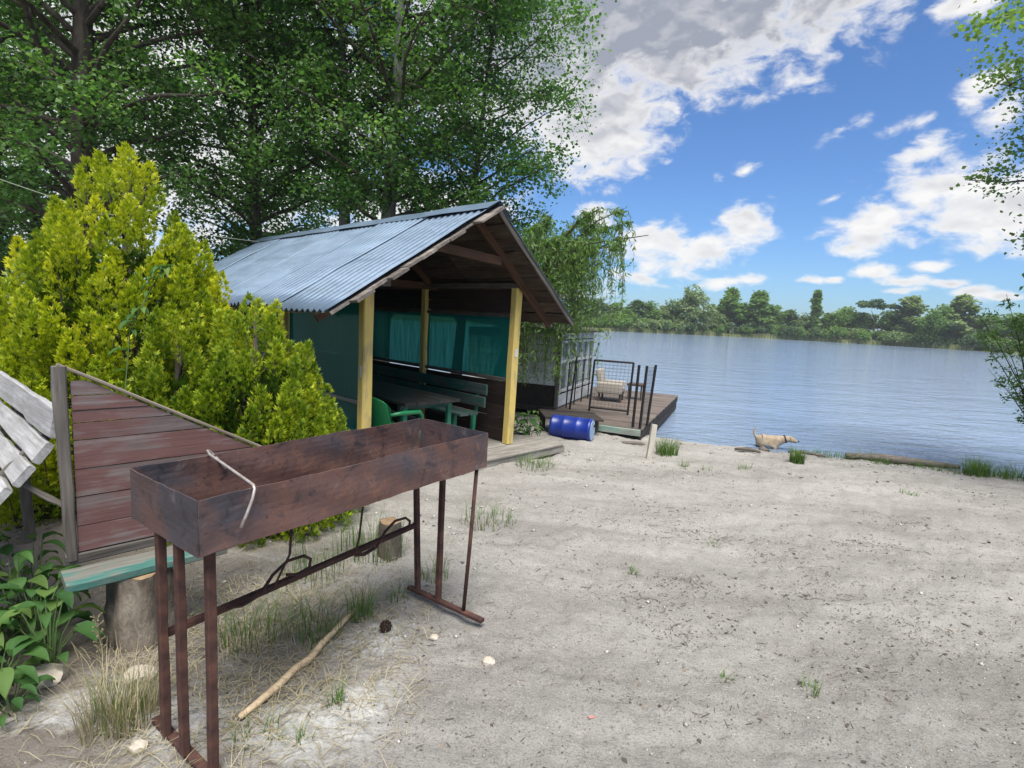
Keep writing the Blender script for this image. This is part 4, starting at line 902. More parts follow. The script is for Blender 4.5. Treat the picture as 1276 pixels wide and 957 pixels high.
for x in (0.2, 1.3, 2.4):
    q = MB(); q.tube([(x, 0.15, -0.34), (x, CD - 0.1, -0.34)], 0.235, 14); q.build('float', M['raft_beam'], cab, True)
for k in range(4): rod(cab, 'rail_post', (0.18 + 0.55 * k, -0.16, 0.0), (0.20 + 0.55 * k, -0.17, 0.95), 0.014)
for z in (0.5, 0.93): rod(cab, 'rail_bar', (0.18, -0.165, z), (1.86, -0.165, z), 0.010)
# armchair on the jetty
ach = empty('armchair', (2.34, 12.5, RZ), rad(72), 'pale cushioned wooden armchair standing on the jetty behind the gate', 'armchair'); ach.scale = (0.88, 0.88, 0.88)
def cush(name, c, d, rx=0):
    bm_ = bmesh.new(); bmesh.ops.create_cube(bm_, size=1); bmesh.ops.scale(bm_, vec=d, verts=bm_.verts); bmesh.ops.bevel(bm_, geom=bm_.edges[:], offset=0.045, segments=3, affect='EDGES', profile=0.6)
    me_ = bpy.data.meshes.new(name); bm_.to_mesh(me_); bm_.free(); return link(name, me_, M['cushion'], ach, Matrix.Translation(c) @ Matrix.Rotation(rx, 4, 'X'), True)
cush('seat_cushion', (0, 0, 0.30), (0.56, 0.60, 0.16)); cush('back_cushion', (0, 0.30, 0.58), (0.56, 0.15, 0.50), rad(-14))
for s in (-1, 1):
    cush('arm_cushion', (s * 0.33, 0.02, 0.36), (0.13, 0.66, 0.30))
    for y in (-0.26, 0.28): beam('leg', (s * 0.30, y, 0.0), (s * 0.30, y, 0.24), 0.05, 0.05, M['wood_frame'], ach, (0, 1, 0), segs=2)
beam('frame_rail', (-0.33, -0.28, 0.19), (0.33, -0.28, 0.19), 0.04, 0.05, M['wood_frame'], ach)
lamp = empty('side_table', (3.0, 12.9, RZ), RA, 'small dark low table beside the armchair on the jetty', 'table')
q = MB(); q.box((0, 0, 0.36), (0.38, 0.38, 0.05)); q.build('tabletop', M['wood_frame'], lamp)
for (x, y) in ((-.15, -.15), (.15, -.15), (.15, .15), (-.15, .15)): beam('leg', (x, y, 0), (x, y, 0.335), 0.035, 0.035, M['wood_frame'], lamp, (0, 1, 0), segs=2)
# blue barrel lying on its side
bz = gz1(1.07, 8.98)
bar_ = empty('blue_barrel', (0.72, 9.02, bz - 0.01), rad(-22), 'blue plastic barrel lying on its side under the jetty landing', 'barrel')
b = MB(); R0 = 0.195
prof = [(0, .90), (0.02, 1.0), (0.05, 1.0), (0.06, .955), (0.22, .975), (0.24, 1.02), (0.26, .975), (0.44, .975), (0.46, 1.02), (0.48, .975), (0.64, .955), (0.65, 1.0), (0.68, 1.0), (0.70, .90)]
b.tube([(x, 0, R0 * 1.02) for x, _ in prof], [R0 * k for _, k in prof], 24); b.build('drum', M['barrel_blue'], bar_, True)
b = MB(); b.tube([(0.698, 0, R0 * 1.02), (0.706, 0, R0 * 1.02)], R0 * 0.86, 24); lid = b.build('lid', M['barrel_lid'], bar_)
b = MB(); b.tube([(0.70, 0.08, R0 * 1.35), (0.722, 0.08, R0 * 1.35)], 0.025, 10); b.build('bung', M['collar'], lid)
# landing boards above the barrel
ld = empty('landing_stage', (0.58, 9.02, -0.04), rad(6), 'dark weathered boards bridging the bank to the jetty above the barrel', 'walkway')
for k in range(4): beam('plank', (0, 0.0 + k * 0.19, 0.0), (1.02, 0.02 + k * 0.19, -0.03), 0.18, 0.035, M['raft_beam'], ld, segs=5)
for x in (0.06, 0.98): 
    p = Matrix.Rotation(rad(6), 3, 'Z') @ Vector((x, 0.62, 0)); beam('prop', (x, 0.62, gz1(0.58 + p.x, 9.02 + p.y) + 0.0), (x, 0.62, -0.02), 0.07, 0.07, M['raft_beam'], ld, (0, 1, 0), segs=2)
for x in (0.04, 1.0): 
    p = Matrix.Rotation(rad(6), 3, 'Z') @ Vector((x, 0.05, 0)); beam('prop', (x, 0.30, gz1(0.58 + p.x, 9.35 + p.y) + 0.0), (x, 0.30, -0.02), 0.06, 0.06, M['raft_beam'], ld, (0, 1, 0), segs=2)
# white stake
z = gz1(2.03, 7.62)
sk = beam('stake', (2.03, 7.62, z - 0.06), (2.09, 7.66, z + 0.50), 0.075, 0.075, M['white_stake'], None, (0, 1, 0), segs=4)
tag(sk, 'short leaning whitewashed wooden stake in the sand before the jetty', 'stake')
sp = MB(); sp.box((0, 0, 0.02), (0.34, 0.12, 0.03), 0.1); o = sp.build('driftwood_board', M['driftwood']); o.location = (2.05, 8.75, gz1(2.05, 8.75) - 0.005); tag(o, 'short grey board lying by the jetty corner', 'board')

# ------------------------------------------------------------------ weeping willow by the jetty
def make_willow(name, base, H, seed, label, spread, nstr, ls=0.098, off=(0, 0)):
    rs = np.random.RandomState(seed); rr_ = random.Random(seed); bz = gz1(*base) - 0.05
    root = empty(name, (base[0], base[1], bz), 0, label, 'tree')
    t = MB(); top = Vector((off[0] * 0.35, off[1] * 0.35, H * 0.55))
    t.tube([(0, 0, 0), (0.05, 0, H * 0.2), (off[0] * 0.2, 0, H * 0.38), top], [0.13, 0.10, 0.085, 0.06], 9); t.build('trunk', M['bark_dark'], root, True)
    lb = MB(); P = []; T = []; Rn = []
    limbs = []
    for k in range(26):
        a = k * 2.4 + rr_.uniform(-.3, .3); hz = H * rr_.uniform(0.80, 1.0); r = spread * math.sqrt(rr_.uniform(0.05, 1.0))
        end = Vector((off[0] + r * math.cos(a), off[1] + r * math.sin(a), hz - 0.42 * r * r / spread - 0.05)); mid = top.lerp(end, 0.5) + Vector((0, 0, 0.25))
        st_ = Vector((off[0] * 0.22, 0, H * rr_.uniform(0.36, 0.5)))
        pts = [st_, st_.lerp(mid, 0.5) + Vector((0, 0, 0.08)), mid, mid.lerp(end, 0.5) + Vector((0, 0, 0.10)), end]
        lb.tube(pts, [0.04, 0.03, 0.022, 0.014, 0.006], 5, False); limbs.append(pts)
    for s in range(nstr):
        l = limbs[s % len(limbs)]; f = rr_.uniform(1.2, 4.0); k = min(int(f), 3); p = l[k].lerp(l[k + 1], f - k)
        L = rr_.uniform(0.45, 1.5) * (1.7 if rr_.random() < 0.5 else 1); L = min(L, p.z - 0.75); a = rr_.uniform(0, 6.28); o_ = rr_.uniform(0.10, 0.34)
        pts = [p, p + Vector((math.cos(a) * o_ * .6, math.sin(a) * o_ * .6, 0.02)), p + Vector((math.cos(a) * o_, math.sin(a) * o_, -L * 0.4)), p + Vector((math.cos(a) * o_ * 1.1, math.sin(a) * o_ * 1.1, -L))]
        lb.tube(pts, [0.004, 0.0035, 0.003, 0.002], 3, False)
        n = int(16 + 36 * L); uu = np.sort(rs.rand(n)) * 2.95
        A = np.array([tuple(q) for q in pts]); ki = np.minimum(uu.astype(int), 2); ff_ = (uu - ki)[:, None]
        pp = A[ki] * (1 - ff_) + A[ki + 1] * ff_ + rs.normal(0, 0.022, (n, 3)); P.append(pp)
        tt = rs.normal(0, 0.6, (n, 3)) + np.array([0, 0, -0.75]); T.append(tt / np.linalg.norm(tt, axis=1)[:, None]); Rn.append(np.clip(rs.normal(rr_.uniform(0.3, 0.65), 0.2, n), 0, 1))
    P = np.concatenate(P); T = np.concatenate(T); q = rs.normal(size=P.shape); Bn = np.cross(T, q); Bn /= np.linalg.norm(Bn, axis=1)[:, None]
    lb.build('limbs', M['bark_dark'], root)
    link('crown', leaf_mesh('crown', P, ls, rs, 0.24, rnd=np.concatenate(Rn), frames=(T, Bn, np.cross(T, Bn)), fold=0.03), M['willow_leaf'], root)
    return root
make_willow('weeping_willow', (-0.35, 10.5), 4.15, 41, 'young weeping willow trailing over the cabin beside the arbour roof', 1.66, 430, off=(1.30, -0.9))

# tree reaching in from the right-hand bank and a willow shrub under it
make_tree('willow_tree', (8.60, 7.0), 8.0, 0.16, 2.2, lambda t: 2.1 * (0.7 + 0.5 * math.sin(t * math.pi)), 52, 120, 0.064, 52, 'grey green tree overhanging the grassy bank and the willow shrub', None, M['willow_leaf'], M['bark_dark'], (-0.2, 0.4), gap=0.30, csig=0.17)
def shrub(name, base, label, seed, nst, Hh, lean, leaf=0.07, cat='shrub', spread=0.5):
    rs = np.random.RandomState(seed); rr_ = random.Random(seed); bz = gz1(*base) - 0.03
    root = empty(name, (base[0], base[1], bz), 0, label, cat); st_ = MB(); P = []; Rn = []
    for k in range(nst):
        h = Hh * rr_.uniform(0.55, 1.0); e = Vector((lean[0] * h + rr_.uniform(-spread, spread), lean[1] * h + rr_.uniform(-spread, spread), h)); b0 = Vector((rr_.uniform(-.12, .12), rr_.uniform(-.12, .12), 0))
        pts = [b0, b0.lerp(e, 0.35) + Vector((0, 0, 0.08 * h)), b0.lerp(e, 0.7) + Vector((0, 0, 0.07 * h)), e]
        st_.tube(pts, [0.012, 0.009, 0.006, 0.002], 5, False)
        for q in range(9):
            f = rr_.uniform(0.9, 3.0); kk = min(int(f), 2); sp_ = pts[kk].lerp(pts[kk + 1], f - kk); dd_ = Vector((rr_.uniform(-1, 1), rr_.uniform(-1, 1), rr_.uniform(-0.3, 0.7))) * 0.26
            st_.tube([sp_, sp_ + dd_], [0.003, 0.0015], 3, False)
            n = 17; uu = rs.rand(n)[:, None]; P.append(np.array(sp_) + np.array(dd_) * uu + rs.normal(0, 0.035, (n, 3))); Rn.append(np.clip(rs.normal(0.55, 0.2, n), 0, 1))
    st_.build('stems', M['bark_dark'], root); P = np.concatenate(P)
    link('foliage', leaf_mesh('foliage', P, leaf, rs, 0.35, 0.3, np.concatenate(Rn)), M['willow_leaf'], root); return root
shrub('willow_shrub', (8.2, 7.9), 'airy willow shrub on the bank leaning over the water by the grass', 61, 30, 3.0, (-0.32, -0.02), spread=0.6)

# ------------------------------------------------------------------ far bank trees
rsF = np.random.RandomState(77)
def far_tree_meshes(kind, seed):
    rs = np.random.RandomState(seed)
    if kind == 'round':
        n = 3400; lob = rs.normal(size=(26, 3)); lob /= np.linalg.norm(lob, axis=1)[:, None]; c = lob * np.array([0.34, 0.34, 0.40]) * rs.uniform(0.3, 1.0, 26)[:, None] + np.array([0, 0, 0.52]); sr = rs.uniform(0.10, 0.19, 26)
    elif kind == 'tall':
        n = 3000; k = 30; u = (np.arange(k) + rs.rand(k)) / k; a = rs.uniform(0, 6.28, k); r = 0.20 * np.sin(np.clip(u * .9 + .12, 0, 1) * math.pi) * rs.uniform(.4, 1, k); c = np.stack([r * np.cos(a), r * np.sin(a), 0.2 + 0.74 * u], 1); sr = rs.uniform(0.06, 0.12, k)
    elif kind == 'column':
        n = 2200; k = 30; u = (np.arange(k) + rs.rand(k)) / k; a = rs.uniform(0, 6.28, k); r = 0.07 * rs.rand(k) * np.sin(np.clip(u + .1, 0, 1) * 3.14); c = np.stack([r * np.cos(a), r * np.sin(a), 0.10 + 0.85 * u], 1); sr = rs.uniform(0.06, 0.10, k) * (1.1 - 0.55 * u)
    elif kind == 'pine':
        n = 1300; k = 12; a = rs.uniform(0, 6.28, k); r = 0.42 * np.sqrt(rs.rand(k)); c = np.stack([r * np.cos(a), r * np.sin(a), 0.80 + 0.14 * rs.rand(k) - 0.12 * r], 1); sr = rs.uniform(0.08, 0.13, k)
    else:
        n = 1500; k = 18; a = rs.uniform(0, 6.28, k); r = 0.62 * np.sqrt(rs.rand(k)); c = np.stack([r * np.cos(a), r * np.sin(a), 0.22 + 0.42 * rs.rand(k)], 1); sr = rs.uniform(0.18, 0.28, k)
    ki = rs.randint(0, len(c), n); d = rs.normal(size=(n, 3)); d /= np.linalg.norm(d, axis=1)[:, None]
    P = c[ki] + d * (sr[ki] * rs.uniform(0.55, 1.05, n))[:, None] * np.array([1, 1, 0.8 if kind != 'pine' else 0.45])
    P[:, 2] = np.maximum(P[:, 2], 0.02)
    tone = rs.uniform(0.2, 0.8, len(c))[ki] + rs.normal(0, 0.12, n)
    cm = leaf_mesh('crown', P, 0.048 if kind != 'shrub' else 0.10, rs, 0.9, 0.3, np.clip(tone, 0, 1))
    t = MB(); tr = 0.022
    t.tube([(0, 0, -0.04), (0.01, 0, 0.3), (0, 0.01, 0.62)], [tr, tr * .8, tr * .4], 6)
    for q in range(5):
        z = rs.uniform(0.3, 0.55); a = rs.uniform(0, 6.28); t.tube([(0, 0, z), (0.16 * math.cos(a), 0.16 * math.sin(a), z + 0.2)], [tr * .5, tr * .15], 4, False)
    return cm, t.mesh('trunk')
VAR = {k: [far_tree_meshes(k, 100 + i * 9 + q) for q in range(nv)] for i, (k, nv) in enumerate((('round', 4), ('tall', 3), ('column', 1), ('pine', 1), ('shrub', 4)))}
def far_tree(kind, az_deg, back, H, w, matk, label, group=None, v=0):
    # stand it where the bearing crosses the far bank
    a = rad(az_deg); best = None
    for q in range(20, 400):
        x, y = math.sin(a) * q, math.cos(a) * q
        if y > far_pt(x) and x < 300: best = q; break
    best = (best or 170) + back; x, y = math.sin(a) * best, math.cos(a) * best
    nm = {'column': 'lombardy_poplar', 'pine': 'pine_tree', 'shrub': 'bank_shrub'}.get(kind, 'bank_tree')
    root = empty(nm, (x, y, -0.5 + min(1.6, back * 0.09 + 0.25)), rsF.uniform(0, 6.28), label, 'shrub' if kind == 'shrub' else 'tree', group); root.scale = (H * w, H * w, H)
    cm, tm = VAR[kind][v % len(VAR[kind])]
    o = bpy.data.objects.new('crown', cm); col.objects.link(o); o.parent = root
    if not cm.materials: cm.materials.append(M['far_leaf'])
    o.material_slots[0].link = 'OBJECT'; o.material_slots[0].material = M[matk]
    if kind != 'shrub':
        if not tm.materials: tm.materials.append(M['bark_dark'])
        o = bpy.data.objects.new('trunk', tm); col.objects.link(o); o.parent = root
far_tree('round', 18.0, 2, 14.0, 1.12, 'far_leaf_grey', 'broad round topped tree across the river, the widest crown on its low stretch of bank', v=0)
far_tree('tall', 21.5, 4, 14.5, 1.35, 'far_leaf', 'upright tree across the river next to the broad round one', v=0)
far_tree('tall', 24.0, 3, 14.0, 1.5, 'far_leaf', 'peaked tree across the river at the high end of a sloping group', v=1)
far_tree('round', 25.6, 4, 10.5, 1.15, 'far_leaf', 'rounded tree in the middle of the sloping group across the river', v=1)
far_tree('column', 28.8, 3, 15.5, 1.15, 'far_leaf', 'narrow columnar poplar standing alone above the far bank trees')
far_tree('pine', 33.4, 3, 13.0, 1.0, 'far_leaf_dark', 'dark flat topped pine on the far bank')
far_tree('tall', 36.0, 3, 14.0, 1.5, 'far_leaf_grey', 'tall pale tree across the river next to the dark pine', v=2)
far_tree('round', 37.7, 0.5, 12.5, 0.95, 'far_leaf', 'bright green bushy tree at the water across the river', v=2)
far_tree('tall', 39.2, 4, 14.0, 1.5, 'far_leaf_grey', 'tall pale tree rising behind the bright bushy one across the river', v=0)
GRP = 'belt of trees along the far bank'; GRP2 = 'shrubs along the far waterline'
TONE = {'far_leaf': 'mid green', 'far_leaf_dark': 'dark green', 'far_leaf_grey': 'pale grey green'}
def stretch_(a):
    for lim, t in ((3, 'seen past the arbour roof'), (12, 'on the bank behind the weeping willow'), (17, 'on the low stretch beside the broad round tree'), (21.2, 'between the broad round tree and the upright one'), (24, 'between the upright tree and the peaked one'), (28.5, 'below the sloping group'), (33.2, 'between the columnar poplar and the dark pine'),
                   (37.5, 'between the dark pine and the bright bushy tree'), (40, 'beside the bright bushy tree'), (43, 'past the bright bushy tree'), (99, 'behind the leaning willow tree')):
        if a < lim: return t
kr = random.Random(5)
for a_, h_ in ((12.5, 9.0), (13.8, 9.5), (15.2, 9.0), (16.4, 9.5), (19.7, 10.5), (20.5, 11), (22.6, 11), (23.3, 10), (26.8, 10.5), (27.7, 9.5), (29.8, 10.5), (30.7, 11), (31.6, 11.5), (32.5, 11.0), (34.4, 10.5), (35.1, 11), (38.5, 11), (40.2, 11), (41.2, 11.5), (42.3, 11), (43.5, 11), (45, 11), (46.5, 11), (48.5, 11), (51, 11), (10.8, 9.5), (9, 9.5), (7, 10), (4.5, 10), (2, 10), (-1, 10), (-4, 10)):
    kd = kr.choice(['round', 'round', 'tall']); mk_ = kr.choice(['far_leaf', 'far_leaf', 'far_leaf_dark', 'far_leaf_grey'])
    far_tree(kd, a_, kr.uniform(4, 9), h_ * kr.uniform(0.76, 0.96), kr.uniform(1.2, 1.5) * (1.25 if kd == 'tall' else 1), mk_, '%s %s far bank tree %s' % (TONE[mk_], 'rounded' if kd == 'round' else 'upright', stretch_(a_)), GRP, kr.randint(0, 3))
for k in range(58):
    a_ = 4 + k * 0.80 + kr.uniform(-.3, .3); mk_ = kr.choice(['far_leaf', 'far_leaf_grey', 'far_leaf', 'far_leaf_dark']); h_ = kr.uniform(2.8, 5.8)
    far_tree('shrub', a_, kr.uniform(0.6, 2.6), h_, kr.uniform(0.8, 1.15), mk_, '%s %s far shrub %s' % ('tall' if h_ > 5.2 else 'low', TONE[mk_], stretch_(a_)), GRP2, kr.randint(0, 3))
# reeds at the foot of the far bank
nrd = 4200; t_ = rsF.uniform(18, 118, nrd); rx = t_; ry = np.array([far_pt(t) for t in t_]) + rsF.uniform(-0.8, 1.5, nrd); hh = rsF.uniform(0.4, 1.1, nrd) * (0.5 + vnoise(t_ * 0.09, t_ * 0))
b0 = np.stack([rx, ry, np.full(nrd, -0.65)], 1); dx = np.array([0.16, -0.05, 0]); tp = np.stack([rsF.normal(0, .15, nrd), rsF.normal(0, .15, nrd), hh + 0.2], 1)
V = np.stack([b0 - dx, b0 + dx, b0 + tp + dx * .4, b0 + tp - dx * .4], 1).reshape(-1, 3)
tag(link('reed_bed', npmesh('reed_bed', V, np.arange(4 * nrd).reshape(-1, 4), {'rnd': np.repeat(rsF.rand(nrd), 4)}), M['reed']), 'pale reeds fringing the far waterline', 'reeds', kind='stuff')

# ------------------------------------------------------------------ dog
def make_dog():
    sk_ = [(0.0, 0, 0.40), (0.13, 0, 0.405), (0.27, 0, 0.40), (0.38, 0, 0.425), (0.47, 0, 0.455), (0.545, 0, 0.455), (0.615, 0, 0.425), (0.66, 0, 0.415), (-0.06, 0, 0.43), (-0.105, 0, 0.50), (-0.115, 0, 0.575), (-0.085, 0, 0.635)]
    rad_ = [0.085, 0.098, 0.108, 0.088, 0.062, 0.066, 0.042, 0.026, 0.030, 0.022, 0.017, 0.010]
    ed = [(0, 1), (1, 2), (2, 3), (3, 4), (4, 5), (5, 6), (6, 7), (0, 8), (8, 9), (9, 10), (10, 11)]
    def leg(att, pts, rs__):
        p = att
        for q, r in zip(pts, rs__): sk_.append(q); rad_.append(r); ed.append((p, len(sk_) - 1)); p = len(sk_) - 1
    for s, o_ in ((-1, 0.05), (1, -0.05)):
        leg(0, [(0.02 + o_ * .4, s * 0.065, 0.30), (0.045 + o_, s * 0.07, 0.20), (-0.035 + o_, s * 0.07, 0.11), (-0.01 + o_, s * 0.07, 0.025), (0.035 + o_, s * 0.07, 0.015)], [0.055, 0.038, 0.024, 0.020, 0.018])
        leg(2, [(0.29 - o_ * .3, s * 0.06, 0.28), (0.28 - o_ * .7, s * 0.062, 0.18), (0.295 - o_, s * 0.062, 0.09), (0.29 - o_, s * 0.062, 0.022), (0.325 - o_, s * 0.062, 0.015)], [0.045, 0.030, 0.024, 0.020, 0.018])
    me_ = bpy.data.meshes.new('sk'); me_.from_pydata(sk_, ed, []); o_ = bpy.data.objects.new('sk', me_); col.objects.link(o_)
    o_.modifiers.new('skin', 'SKIN'); 
    for q, r in zip(me_.skin_vertices[0].data, rad_): q.radius = (r, r * (1.0)); q.use_root = False
    me_.skin_vertices[0].data[1].use_root = True
    ms = o_.modifiers.new('sub', 'SUBSURF'); ms.levels = 2; ms.render_levels = 2
    dg = bpy.context.evaluated_depsgraph_get(); dg.update(); m2 = bpy.data.meshes.new_from_object(o_.evaluated_get(dg)); bpy.data.objects.remove(o_, do_unlink=True)
    m2.materials.clear(); return m2
dx_, dy_ = 4.78, 10.10; dz_ = gz1(dx_ + 0.2, dy_) - 0.0
dog = empty('dog', (dx_, dy_, dz_), rad(-14), 'sandy coated dog wading along the water edge with tail raised', 'dog')
bd = link('body', make_dog(), M['dog_fur'], dog, smooth=True)
for s in (-1, 1):
    e = MB(); e.add([(0.515, s * 0.035, 0.51), (0.565, s * 0.045, 0.505), (0.55, s * 0.085, 0.43), (0.53, s * 0.068, 0.47), (0.535, s * 0.075, 0.445)], [(0, 1, 2, 4, 3)] if s > 0 else [(3, 4, 2, 1, 0)])
    eo = e.build('ear', M['dog_fur'], bd); md = eo.modifiers.new('t', 'SOLIDIFY'); md.thickness = 0.012
    e = MB(); e.tube([(0.592, s * 0.032, 0.462), (0.602, s * 0.035, 0.462)], 0.008, 8); e.build('eye', M['collar'], bd)
e = MB(); e.tube([(0.672, 0, 0.425), (0.69, 0, 0.423)], [0.020, 0.010], 8); e.build('nose', M['collar'], bd)
b = MB(); b.tube([(0.425 + 0.005, 0, 0.445), (0.452, 0, 0.452)], 0.079, 16); b.build('collar', M['collar'], dog)

# ------------------------------------------------------------------ grass tufts, weeds, straw
def blades(n, seed, R, h, droop=0.6, wid=0.006, seg=3, upright=0.7, tone=0.5):
    rs = np.random.RandomState(seed); a = rs.uniform(0, 6.283, n); r = R * np.sqrt(rs.rand(n)); b = np.stack([r * np.cos(a), r * np.sin(a), np.full(n, -0.015)], 1)
    a2 = a + rs.normal(0, 0.9, n); out_ = np.stack([np.cos(a2), np.sin(a2), np.zeros(n)], 1); H_ = h * rs.uniform(0.45, 1.1, n); sd = np.stack([-np.sin(a2), np.cos(a2), np.zeros(n)], 1)
    sp_ = rs.uniform(0.15, 1.0, n) * droop; V = []; 
    for k in range(seg + 1):
        u = k / seg; c = b + out_ * (H_ * sp_ * u * u)[:, None] + np.array([0, 0, 1.0]) * (H_ * (u - 0.35 * sp_ * u * u))[:, None]; w_ = wid * (1 - 0.9 * u); V += [c - sd * w_ / 2, c + sd * w_ / 2]
    V = np.stack(V, 1); m = 2 * (seg + 1); base = (np.arange(n) * m)[:, None]
    F = np.concatenate([base + np.array([[2 * k, 2 * k + 1, 2 * k + 3, 2 * k + 2]]) for k in range(seg)], 0)
    return npmesh('blades', V.reshape(-1, 3), F, {'rnd': np.repeat(np.clip(rs.normal(tone, 0.22, n), 0, 1), m)})
def tuft(x, y, n, R, h, seed, label, mat='grass', droop=0.6, wid=0.006, group=None):
    o = link('grass_tuft', blades(n, seed, R, h, droop, wid), M[mat]); o.location = (x, y, gz1(x, y)); return tag(o, label, 'grass tuft', group)
tuft(-0.78, 2.84, 70, 0.07, 0.27, 1, 'upright green grass tuft beside the pine cone below the grill rail')
tuft(-0.93, 2.62, 80, 0.10, 0.16, 2, 'bushy grass tuft growing over the upper end of the pale stick', droop=0.8)
tuft(-1.52, 1.98, 260, 0.14, 0.30, 3, 'pale half dry grass clump beside the grill legs below the poker', 'straw', 0.6, 0.005)
tuft(-1.50, 2.00, 120, 0.12, 0.24, 33, 'thin green blades rising through the pale dry clump', droop=0.5, wid=0.004)
tuft(-0.93, 1.93, 40, 0.10, 0.11, 4, 'sparse green tuft at the lower end of the pale stick', droop=0.8)
tuft(-0.68, 2.12, 28, 0.04, 0.12, 5, 'thin green sprout in the white fluff drift', droop=0.7)
tuft(-0.74, 1.92, 16, 0.03, 0.09, 6, 'tiny green sprout at the edge of the white fluff', droop=0.7)
tuft(-1.02, 2.75, 80, 0.14, 0.28, 7, 'tall thin grass clump under the middle of the grill rail', droop=1.0, wid=0.005)
tuft(-1.28, 2.60, 110, 0.17, 0.30, 8, 'tangled green grass behind the grill legs below the poker', droop=1.1, wid=0.005)
tuft(-0.95, 3.75, 200, 0.25, 0.34, 9, 'seeding grass clump by the darker stump behind the grill', droop=0.5, wid=0.005)
tuft(-1.25, 3.35, 110, 0.22, 0.32, 19, 'grass clump in the shade under the turquoise board', droop=0.5, wid=0.005)
tuft(-0.45, 3.45, 70, 0.10, 0.18, 20, 'short grass tuft between the grill and the arbour deck')
tuft(-0.62, 3.10, 36, 0.08, 0.13, 26, 'thin grass tuft behind the grill legs nearest the arbour')
tuft(-0.15, 4.6, 120, 0.25, 0.20, 27, 'low grass fringe along the arbour deck edge', droop=0.8)
tuft(0.36, 6.75, 240, 0.26, 0.22, 10, 'fresh green grass patch at the corner of the arbour deck', droop=0.8)
tuft(0.25, 7.6, 140, 0.25, 0.22, 11, 'grass growing between the arbour post and the barrel', droop=0.7)
tuft(2.42, 8.05, 260, 0.16, 0.34, 12, 'thick green grass clump behind the white stake', droop=0.5, wid=0.009)
tuft(2.46, 7.35, 46, 0.08, 0.16, 13, 'small grass tuft in bare sand beside the white stake')
tuft(2.72, 7.15, 30, 0.07, 0.12, 14, 'faint grass sprout near the shore beyond the stake', droop=0.8)
tuft(4.42, 8.05, 150, 0.10, 0.30, 15, 'dark leafy tuft on the bank in front of the dog', droop=0.45, wid=0.02)
tuft(3.35, 7.4, 40, 0.10, 0.12, 16, 'low grass tuft among the shore litter', droop=0.9)
tuft(7.05, 7.92, 200, 0.16, 0.34, 17, 'round dark green grass clump by the driftwood log end', droop=0.7, wid=0.012)
for q, (x, y) in enumerate(((5.4, 8.85), (5.9, 8.6), (6.3, 8.45), (6.7, 8.2), (7.5, 7.95), (7.8, 7.8), (8.1, 7.7), (8.5, 7.55), (7.3, 8.05), (6.0, 8.75), (9.0, 7.3))):
    tuft(x, y, 130, 0.30, 0.17 if x < 7 else 0.26, 200 + q, 'short grass patch in the green fringe beside the driftwood log', droop=0.8, wid=0.010, group='grass fringe beside the driftwood log')
tuft(0.955, 3.74, 34, 0.04, 0.09, 18, 'tiny lone grass tuft in bare sand between the grill and the jetty', droop=0.9)
tuft(1.58, 2.50, 30, 0.04, 0.10, 21, 'small spiky grass tuft alone in the wide open sand', droop=1.0)
tuft(1.15, 2.52, 22, 0.04, 0.06, 22, 'tiny flat green sprout in the sand beside the small spiky tuft', droop=1.0)
tuft(1.80, 4.4, 24, 0.05, 0.08, 23, 'wispy grass sprout in the middle of the open sand', droop=0.9)
tuft(5.0, 6.5, 50, 0.10, 0.10, 24, 'low grey green sprout in the litter before the driftwood log', droop=0.9)
# dry straw thatch round the grill and lean-to
rs = np.random.RandomState(90); n = 3800
xs = rs.normal(-1.15, 0.42, n); ys = rs.normal(2.55, 0.55, n); m = (xs > -2.6) & (ys > 1.35) & (xs < -0.35); xs, ys = xs[m], ys[m]; n = len(xs)
z0_ = gz(xs, ys) + 0.004; a = rs.uniform(0, 6.283, n); L = rs.uniform(0.03, 0.15, n); lift = rs.uniform(0.0, 0.06, n) * rs.rand(n); dv = np.stack([np.cos(a) * L, np.sin(a) * L, lift], 1); sd = np.stack([-np.sin(a), np.cos(a), np.zeros(n)], 1) * 0.0013
b0 = np.stack([xs, ys, z0_], 1); V = np.stack([b0 - sd, b0 + sd, b0 + dv * .55 + sd + np.array([0, 0, .012]), b0 + dv * .55 - sd + np.array([0, 0, .012]), b0 + dv + sd * .4, b0 + dv - sd * .4], 1).reshape(-1, 3)
F = np.concatenate([np.arange(n)[:, None] * 6 + np.array([[0, 1, 2, 3]]), np.arange(n)[:, None] * 6 + np.array([[3, 2, 4, 5]])], 0)
tag(link('straw_litter', npmesh('straw_litter', V, F, {'rnd': np.repeat(rs.rand(n), 6)}), M['straw']), 'dry straw strewn on the soil round the grill legs', 'straw', kind='stuff')
# broadleaf weeds below the planks: each leaf its own piece
def leaf_piece(seed, L=0.13, W=0.085):
    r = random.Random(seed); v = []; f = []; n = 6
    for k in range(n + 1):
        u = k / n; w_ = W * math.sin(u ** 0.75 * math.pi) ** 0.8 * 0.5 + 0.0015; z = 0.035 * math.sin(u * 2.2) - 0.05 * u * u
        v += [(L * u, -w_, z + 0.012), (L * u, 0, z), (L * u, w_, z + 0.012 + r.uniform(-.004, .004))]
    for k in range(n): i0 = k * 3; f += [(i0, i0 + 3, i0 + 4, i0 + 1), (i0 + 1, i0 + 4, i0 + 5, i0 + 2)]
    me = bpy.data.meshes.new('leaf'); me.from_pydata(v, [], f); me.update(); at = me.attributes.new('rnd', 'FLOAT', 'POINT'); at.data.foreach_set('value', [r.uniform(0.0, 0.95)] * len(v)); me.materials.append(M['weed']); me.shade_smooth(); return me
LP = [leaf_piece(k, 0.09 + 0.012 * (k % 4), 0.055 + 0.009 * (k % 3)) for k in range(10)] + [leaf_piece(19 + k, 0.13, 0.042) for k in range(4)]
